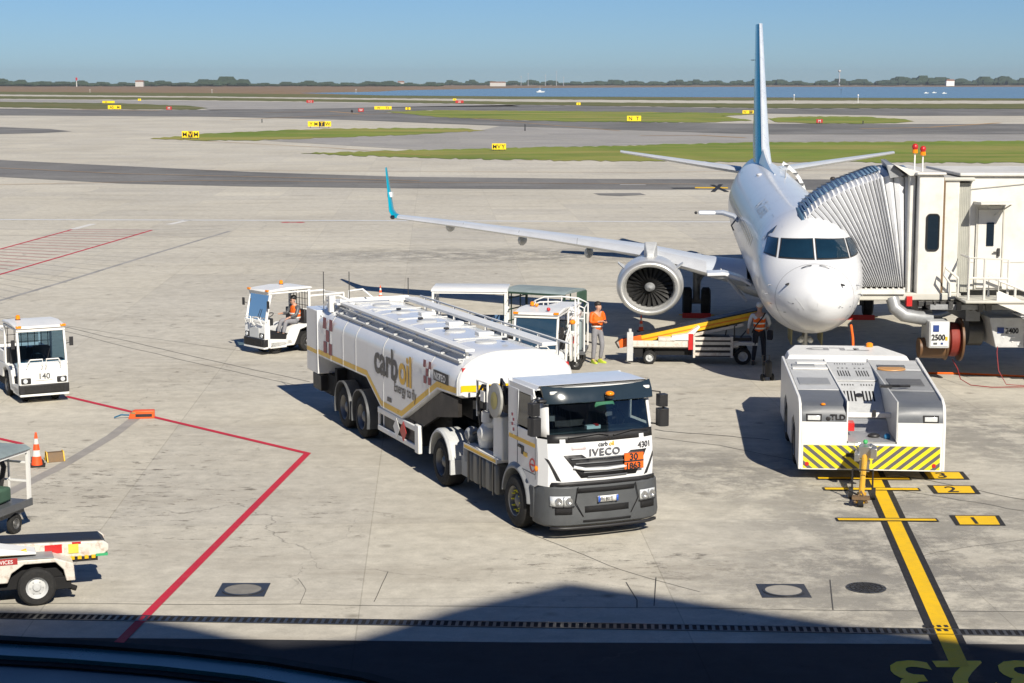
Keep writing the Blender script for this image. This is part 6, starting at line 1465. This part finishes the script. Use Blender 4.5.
MB().box(-.1,.3,-.13,-.12,.05,.12).build('recess','black',t); MB().tube([(-.26,0,.08),(-.45,-.05,.10),(-.62,0,.03)],.02).build('rope','deep_teal',t); MB().box(-.2,-.1,-.13,.13,.13,.17).build('strap','gold',t)
c=g(768,381); t=thing('fire_extinguisher_trolley','small black wheeled extinguisher trolley on the shade edge beside the tractor','trolley',(c.x,c.y,0),.3)
MB().cyl((0,0,.12),(0,0,.50),.10,n=14).ball((0,0,.5),.10,12,6).build('tank','black',t); MB().tube([(-.1,.1,.2),(-.1,.16,.7),(.1,.16,.7),(.1,.1,.2)],.018).build('handle','metal_dark',t)
for x in (-.14,.14): q=MB(); q.lathe((x,.05,.10),'x',[(-.03,.03),(-.03,.1),(.03,.1),(.03,.03)],14); q.build('wheel','rubber',t)
q1=Vector(((852-512)/FPX*48.3,48.0,1.75)); b=MB(); b.tube([q1,q1+Vector((.0,-.3,-.3)),q1+Vector((-.03,-.6,-.75)),q1+Vector((-.05,-1.0,-1.5)),q1+Vector((-.2,-1.1,-1.72))],.035,8)
tag(b.build('power_cable','orange'),'orange power cable hanging from the nose down behind the tractor','cable')
# ------------------------------------------------------------------ people
def skin(name,V,E_,mat,par,sub=1,smooth=True):
    me=bpy.data.meshes.new(name); me.from_pydata([v[:3] for v in V],E_,[]); o=bpy.data.objects.new(name,me); COL.objects.link(o)
    sk=o.modifiers.new('skin','SKIN'); sk.use_smooth_shade=True
    for i,v in enumerate(V):
        r=v[3]; me.skin_vertices[0].data[i].radius=(r,r) if not isinstance(r,tuple) else r
    me.skin_vertices[0].data[0].use_root=True
    ss_=o.modifiers.new('sub','SUBSURF'); ss_.levels=sub; ss_.render_levels=sub
    bpy.context.view_layer.update(); dg=bpy.context.evaluated_depsgraph_get(); m2=bpy.data.meshes.new_from_object(o.evaluated_get(dg))
    bpy.data.objects.remove(o); m2.name=name; m2.materials.clear(); m2.materials.append(M(mat) if isinstance(mat,str) else mat)
    m2.polygons.foreach_set('use_smooth',[True]*len(m2.polygons))
    ob=bpy.data.objects.new(name,m2); COL.objects.link(ob); ob.parent=par; return ob
def person(label,loc,rz,J={},hair='hair',top='vest',sleeves='grey_cloth',trousers='grey_cloth',shoes='black',cap=None,seated=False,band=True,group=None):
    t=thing('person',label,'person',loc,rz,group)
    D=dict(hip=(0,0,.93),waist=(0,0,1.06),chest=(0,.01,1.30),neck=(0,.01,1.47),head=(0,-.01,1.60),crown=(0,.0,1.72),face=(0,-1,0),
      shL=(-.19,.01,1.42),elL=(-.25,.03,1.14),wrL=(-.26,-.05,.90),shR=(.19,.01,1.42),elR=(.25,.03,1.14),wrR=(.26,-.05,.90),
      thL=(-.10,0,.90),knL=(-.11,-.01,.50),anL=(-.12,.03,.09),thR=(.10,0,.90),knR=(.11,-.01,.50),anR=(.12,.03,.09),toeL=(-.14,-.14,.04),toeR=(.14,-.14,.04)); D.update(J)
    P={k:Vector(v) for k,v in D.items()}; f=P['face'].normalized()
    V=[];E_=[];I={}
    def av(k,p,r): V.append((*p,r)); I[k]=len(V)-1; return len(V)-1
    def ln(*ks):
        for a,c in zip(ks,ks[1:]): E_.append((I[a],I[c]))
    av('hip',P['hip'],.125); av('waist',P['waist'],.115); av('chest',P['chest'],.135); av('neck',P['neck'],.055); 
    hd=P['head']; up=(P['crown']-hd).normalized()
    av('jaw',hd-up*.045+f*.012,.062); av('head',hd+up*.02,.080); av('brow',hd+up*.07-f*.005,.082); av('crown',P['crown']-up*.015-f*.01,.058)
    av('nose',hd+up*.012+f*.100,.013); ln('hip','waist','chest','neck','jaw','head','brow','crown'); ln('head','nose')
    for s in 'LR':
        sg=-1 if s=='L' else 1
        av('sh'+s,P['sh'+s],.062); av('el'+s,P['el'+s],.043); av('wr'+s,P['wr'+s],.028); ln('chest','sh'+s,'el'+s,'wr'+s)
        d=(P['wr'+s]-P['el'+s]).normalized(); sd=d.cross(Vector((0,0,1))); sd=sd.normalized() if sd.length>.2 else Vector((1,0,0))
        pal=P['wr'+s]+d*.07; av('pa'+s,pal,.032); ln('wr'+s,'pa'+s); dn=d.cross(sd).normalized(); 
        if dn.z>0: dn=-dn
        for q,(o_,l_) in enumerate(((-.028,.060),(-.010,.072),(.010,.068),(.027,.054))):
            av(f'f{q}a'+s,pal+sd*o_+d*(.03+l_*.45)+dn*.008,.009); av(f'f{q}b'+s,pal+sd*o_+d*(.025+l_*.85)+dn*.03,.008); ln('pa'+s,f'f{q}a'+s,f'f{q}b'+s)
        av('ta'+s,P['wr'+s]+d*.035-sd*.045*sg,.011); av('tb'+s,P['wr'+s]+d*.085-sd*.052*sg+dn*.015,.009); ln('wr'+s,'ta'+s,'tb'+s)
        av('th'+s,P['th'+s],.088); av('kn'+s,P['kn'+s],.056); av('cf'+s,P['kn'+s].lerp(P['an'+s],.3),.054); av('an'+s,P['an'+s],.038); av('to'+s,P['toe'+s],.034); ln('hip','th'+s,'kn'+s,'cf'+s,'an'+s,'to'+s)
    body=skin('person_body',V,E_,'skin',t,1)
    # eyes, mouth, ears as small features of the face
    sdv=f.cross(up).normalized()
    # clothing
    def sub(keys,links,name,mat):
        V2=[];I2={}
        for k,p,r in keys: V2.append((*p,r)); I2[k]=len(V2)-1
        return skin(name,V2,[(I2[a],I2[c]) for a,c in links],mat,t,1)
    w=P['waist']; h=P['hip']
    sub([('h',h+Vector((0,0,.0)),.135),('lt',P['thL'],.100),('lk',P['knL'],.072),('la',P['anL']+Vector((0,0,.02)),.056),('rt',P['thR'],.100),('rk',P['knR'],.072),('ra',P['anR']+Vector((0,0,.02)),.056),('w',w,.122)],
        [('h','lt'),('lt','lk'),('lk','la'),('h','rt'),('rt','rk'),('rk','ra'),('h','w')],'trousers',trousers)
    sub([('c',P['chest'],.143),('w',w,.132),('n',P['neck']-Vector((0,0,.05)),.075),('ls',P['shL'],.073),('le',P['elL'],.056),('lw',P['elL'].lerp(P['wrL'],.9),.042),('rs',P['shR'],.073),('re',P['elR'],.056),('rw',P['elR'].lerp(P['wrR'],.9),.042)],
        [('c','w'),('c','n'),('c','ls'),('ls','le'),('le','lw'),('c','rs'),('rs','re'),('re','rw')],'shirt',sleeves)
    if top:
        vst=sub([('c',P['chest'],.158),('w',w,.150),('h',h-(w-h)*.25,.158),('n',P['neck']-Vector((0,0,.075)),.085),('ls',P['shL']*.8+P['chest']*.2,.088),('rs',P['shR']*.8+P['chest']*.2,.088)],[('c','w'),('w','h'),('c','n'),('c','ls'),('c','rs')],'safety_vest',top)
        if band:
            b=MB()
            for q in (.25,.75):
                c_=h.lerp(P['chest'],q*.75+.12); ax=(P['chest']-h).normalized(); 
                b.lathe(c_,ax,[(-.02,.165),(-.02,.170),(.02,.170),(.02,.165)],20,False)
            b.build('reflective_band','silver_band',vst)
    for s in 'LR':
        a,c_=P['an'+s],P['toe'+s]; dd=(c_-a); dd.z=0; dd=dd.normalized(); n_=Vector((-dd.y,dd.x,0)); z0=min(a.z-.09,c_.z-.04)
        b=MB(); rs=[]
        for u,wd,ht in ((-.07,.035,.06),(-.05,.045,.11),(.04,.048,.11),(.12,.052,.07),(.19,.045,.05),(.22,.02,.035)):
            o=Vector((a.x,a.y,z0))+dd*u; rs.append([o-n_*wd,o+n_*wd,o+n_*wd*.85+Vector((0,0,ht)),o-n_*wd*.85+Vector((0,0,ht))])
        b.loft(rs); b.build('shoe',shoes,t,bevel=.01)
    b=MB(); cc=hd+up*.085-f*.018
    b.ball(cc,.100,16,10,(.92,1.08,.80)); ho=b.build('hair' if not cap else 'cap',hair if not cap else cap,t)
    if cap:
        b=MB(); pk=hd+up*.085+f*.10; b.ball(pk,.07,10,6,(1,1,.18)); b.build('cap_peak',cap,ho)
    b=MB(); 
    for sg in (-1,1): b.ball(hd+up*.035+f*.083+sdv*.030*sg,.011,8,6)
    b.ball(hd-up*.040+f*.075,.018,8,6,(1.2,.4,.35)); b.build('eyes_and_mouth','black',t)
    b=MB()
    for sg in (-1,1): b.ball(hd+up*.02-f*.005+sdv*.083*sg,.024,8,6,(.5,.8,1.2))
    b.build('ear','skin',t)
    t.scale=(1.06,1.06,1.06); return t,P
c=g(597,363)
t,P=person('person in orange vest and grey trousers looking down at a phone beside the belt loader',(c.x,c.y,0),R(35),dict(head=(0,-.05,1.57),crown=(0,-.02,1.70),face=(0,-.85,-.5),elL=(-.24,-.02,1.16),wrL=(-.10,-.24,1.20),elR=(.24,-.02,1.16),wrR=(.08,-.25,1.18),knR=(.12,-.08,.50),anR=(.11,.0,.09)),sleeves='orange',trousers='grey_cloth',shoes=pm('lime_shoe',(.45,.55,.05),.5))
ph=rbox(-.04,.04,-.37,-.36,1.20,1.33,'phone','black',None,.005); ph.name='mobile_phone'; ph.matrix_world=Matrix.Translation((c.x,c.y,0))@Matrix.Rotation(R(35),4,'Z'); tag(ph,'black mobile phone held by the person in the orange vest','phone')
c=g(758.5,365)
t,P=person('person seen from behind in orange vest, pale shirt and white cap at the boom end',(c.x,c.y,0),R(168),dict(elL=(-.28,-.02,1.18),wrL=(-.22,-.2,1.05),elR=(.27,0,1.18),wrR=(.30,-.1,.98),knL=(-.13,-.01,.5),anL=(-.15,.03,.09),anR=(.15,.03,.09)),cap=pm('white_cap',(.6,.62,.62),.7),sleeves='shirt',trousers='navy')
b=MB(); b.tube([(-.16,.02,1.46),(-.1,.17,1.35),(.1,.19,1.1),(.18,.16,.92)],.02); b.build('shoulder_strap','black',t); 
bg_=MB(); bg_.box(-.38,-.22,-.08,.12,.72,.98); bgo=bg_.build('bag','navy',t,bevel=.03)
# seated driver in the tractor behind the tanker (tractor frame)
T2=[o for o in bpy.data.objects if o.name.startswith('baggage_tractor') and 'carrying its driver' in o.get('label','')][0]
m=Matrix.Translation(T2.location)@Matrix.Rotation(T2.rotation_euler.z,4,'Z'); loc=m@Vector((.28,1.28,0))
person('seated person in orange vest and dark cap driving the tractor behind the tanker',loc,T2.rotation_euler.z,dict(hip=(0,0,.90),waist=(0,.02,1.0),chest=(0,.0,1.22),neck=(0,-.02,1.38),head=(0,-.07,1.48),crown=(0,-.05,1.60),face=(0,-.85,-.5),
   shL=(-.19,0,1.33),elL=(-.24,-.12,1.10),wrL=(-.16,-.36,1.12),shR=(.19,0,1.33),elR=(.25,-.12,1.10),wrR=(.15,-.30,1.02),thL=(-.10,-.05,.90),knL=(-.12,-.42,.92),anL=(-.12,-.52,.55),thR=(.10,-.05,.90),knR=(.14,-.42,.92),anR=(.15,-.52,.55),toeL=(-.12,-.66,.50),toeR=(.15,-.66,.50)),cap='black',trousers='grey_cloth',sleeves='dark_grey')
p=awp(2.75,26.9,2.58)
person('person in orange jacket standing at the open rear door of the airliner',p,R(100),dict(elL=(-.27,-.05,1.18),wrL=(-.2,-.3,1.2),elR=(.27,-.05,1.18),wrR=(.2,-.28,1.15)),sleeves='orange',trousers='navy',band=False)
# haze: even air over the whole field
if HAZE:
    hb=MB(); hb.box(-9500,9500,-80,7500,-1.0,60); ho=hb.build('haze','white',smooth=False); ho.data.materials.clear()
    hm=bpy.data.materials.new('haze_air'); hm.use_nodes=True; n=hm.node_tree.nodes; n.clear(); o=n.new('ShaderNodeOutputMaterial'); v=n.new('ShaderNodeVolumePrincipled')
    v.inputs['Color'].default_value=(.80,.88,.96,1); v.inputs['Density'].default_value=HAZE; v.inputs['Anisotropy'].default_value=.3
    hm.node_tree.links.new(v.outputs[0],o.inputs['Volume']); ho.data.materials.append(hm); ho['kind']='stuff'; ho['label']='thin pale haze in the air over the airfield'
    ho.visible_shadow=True
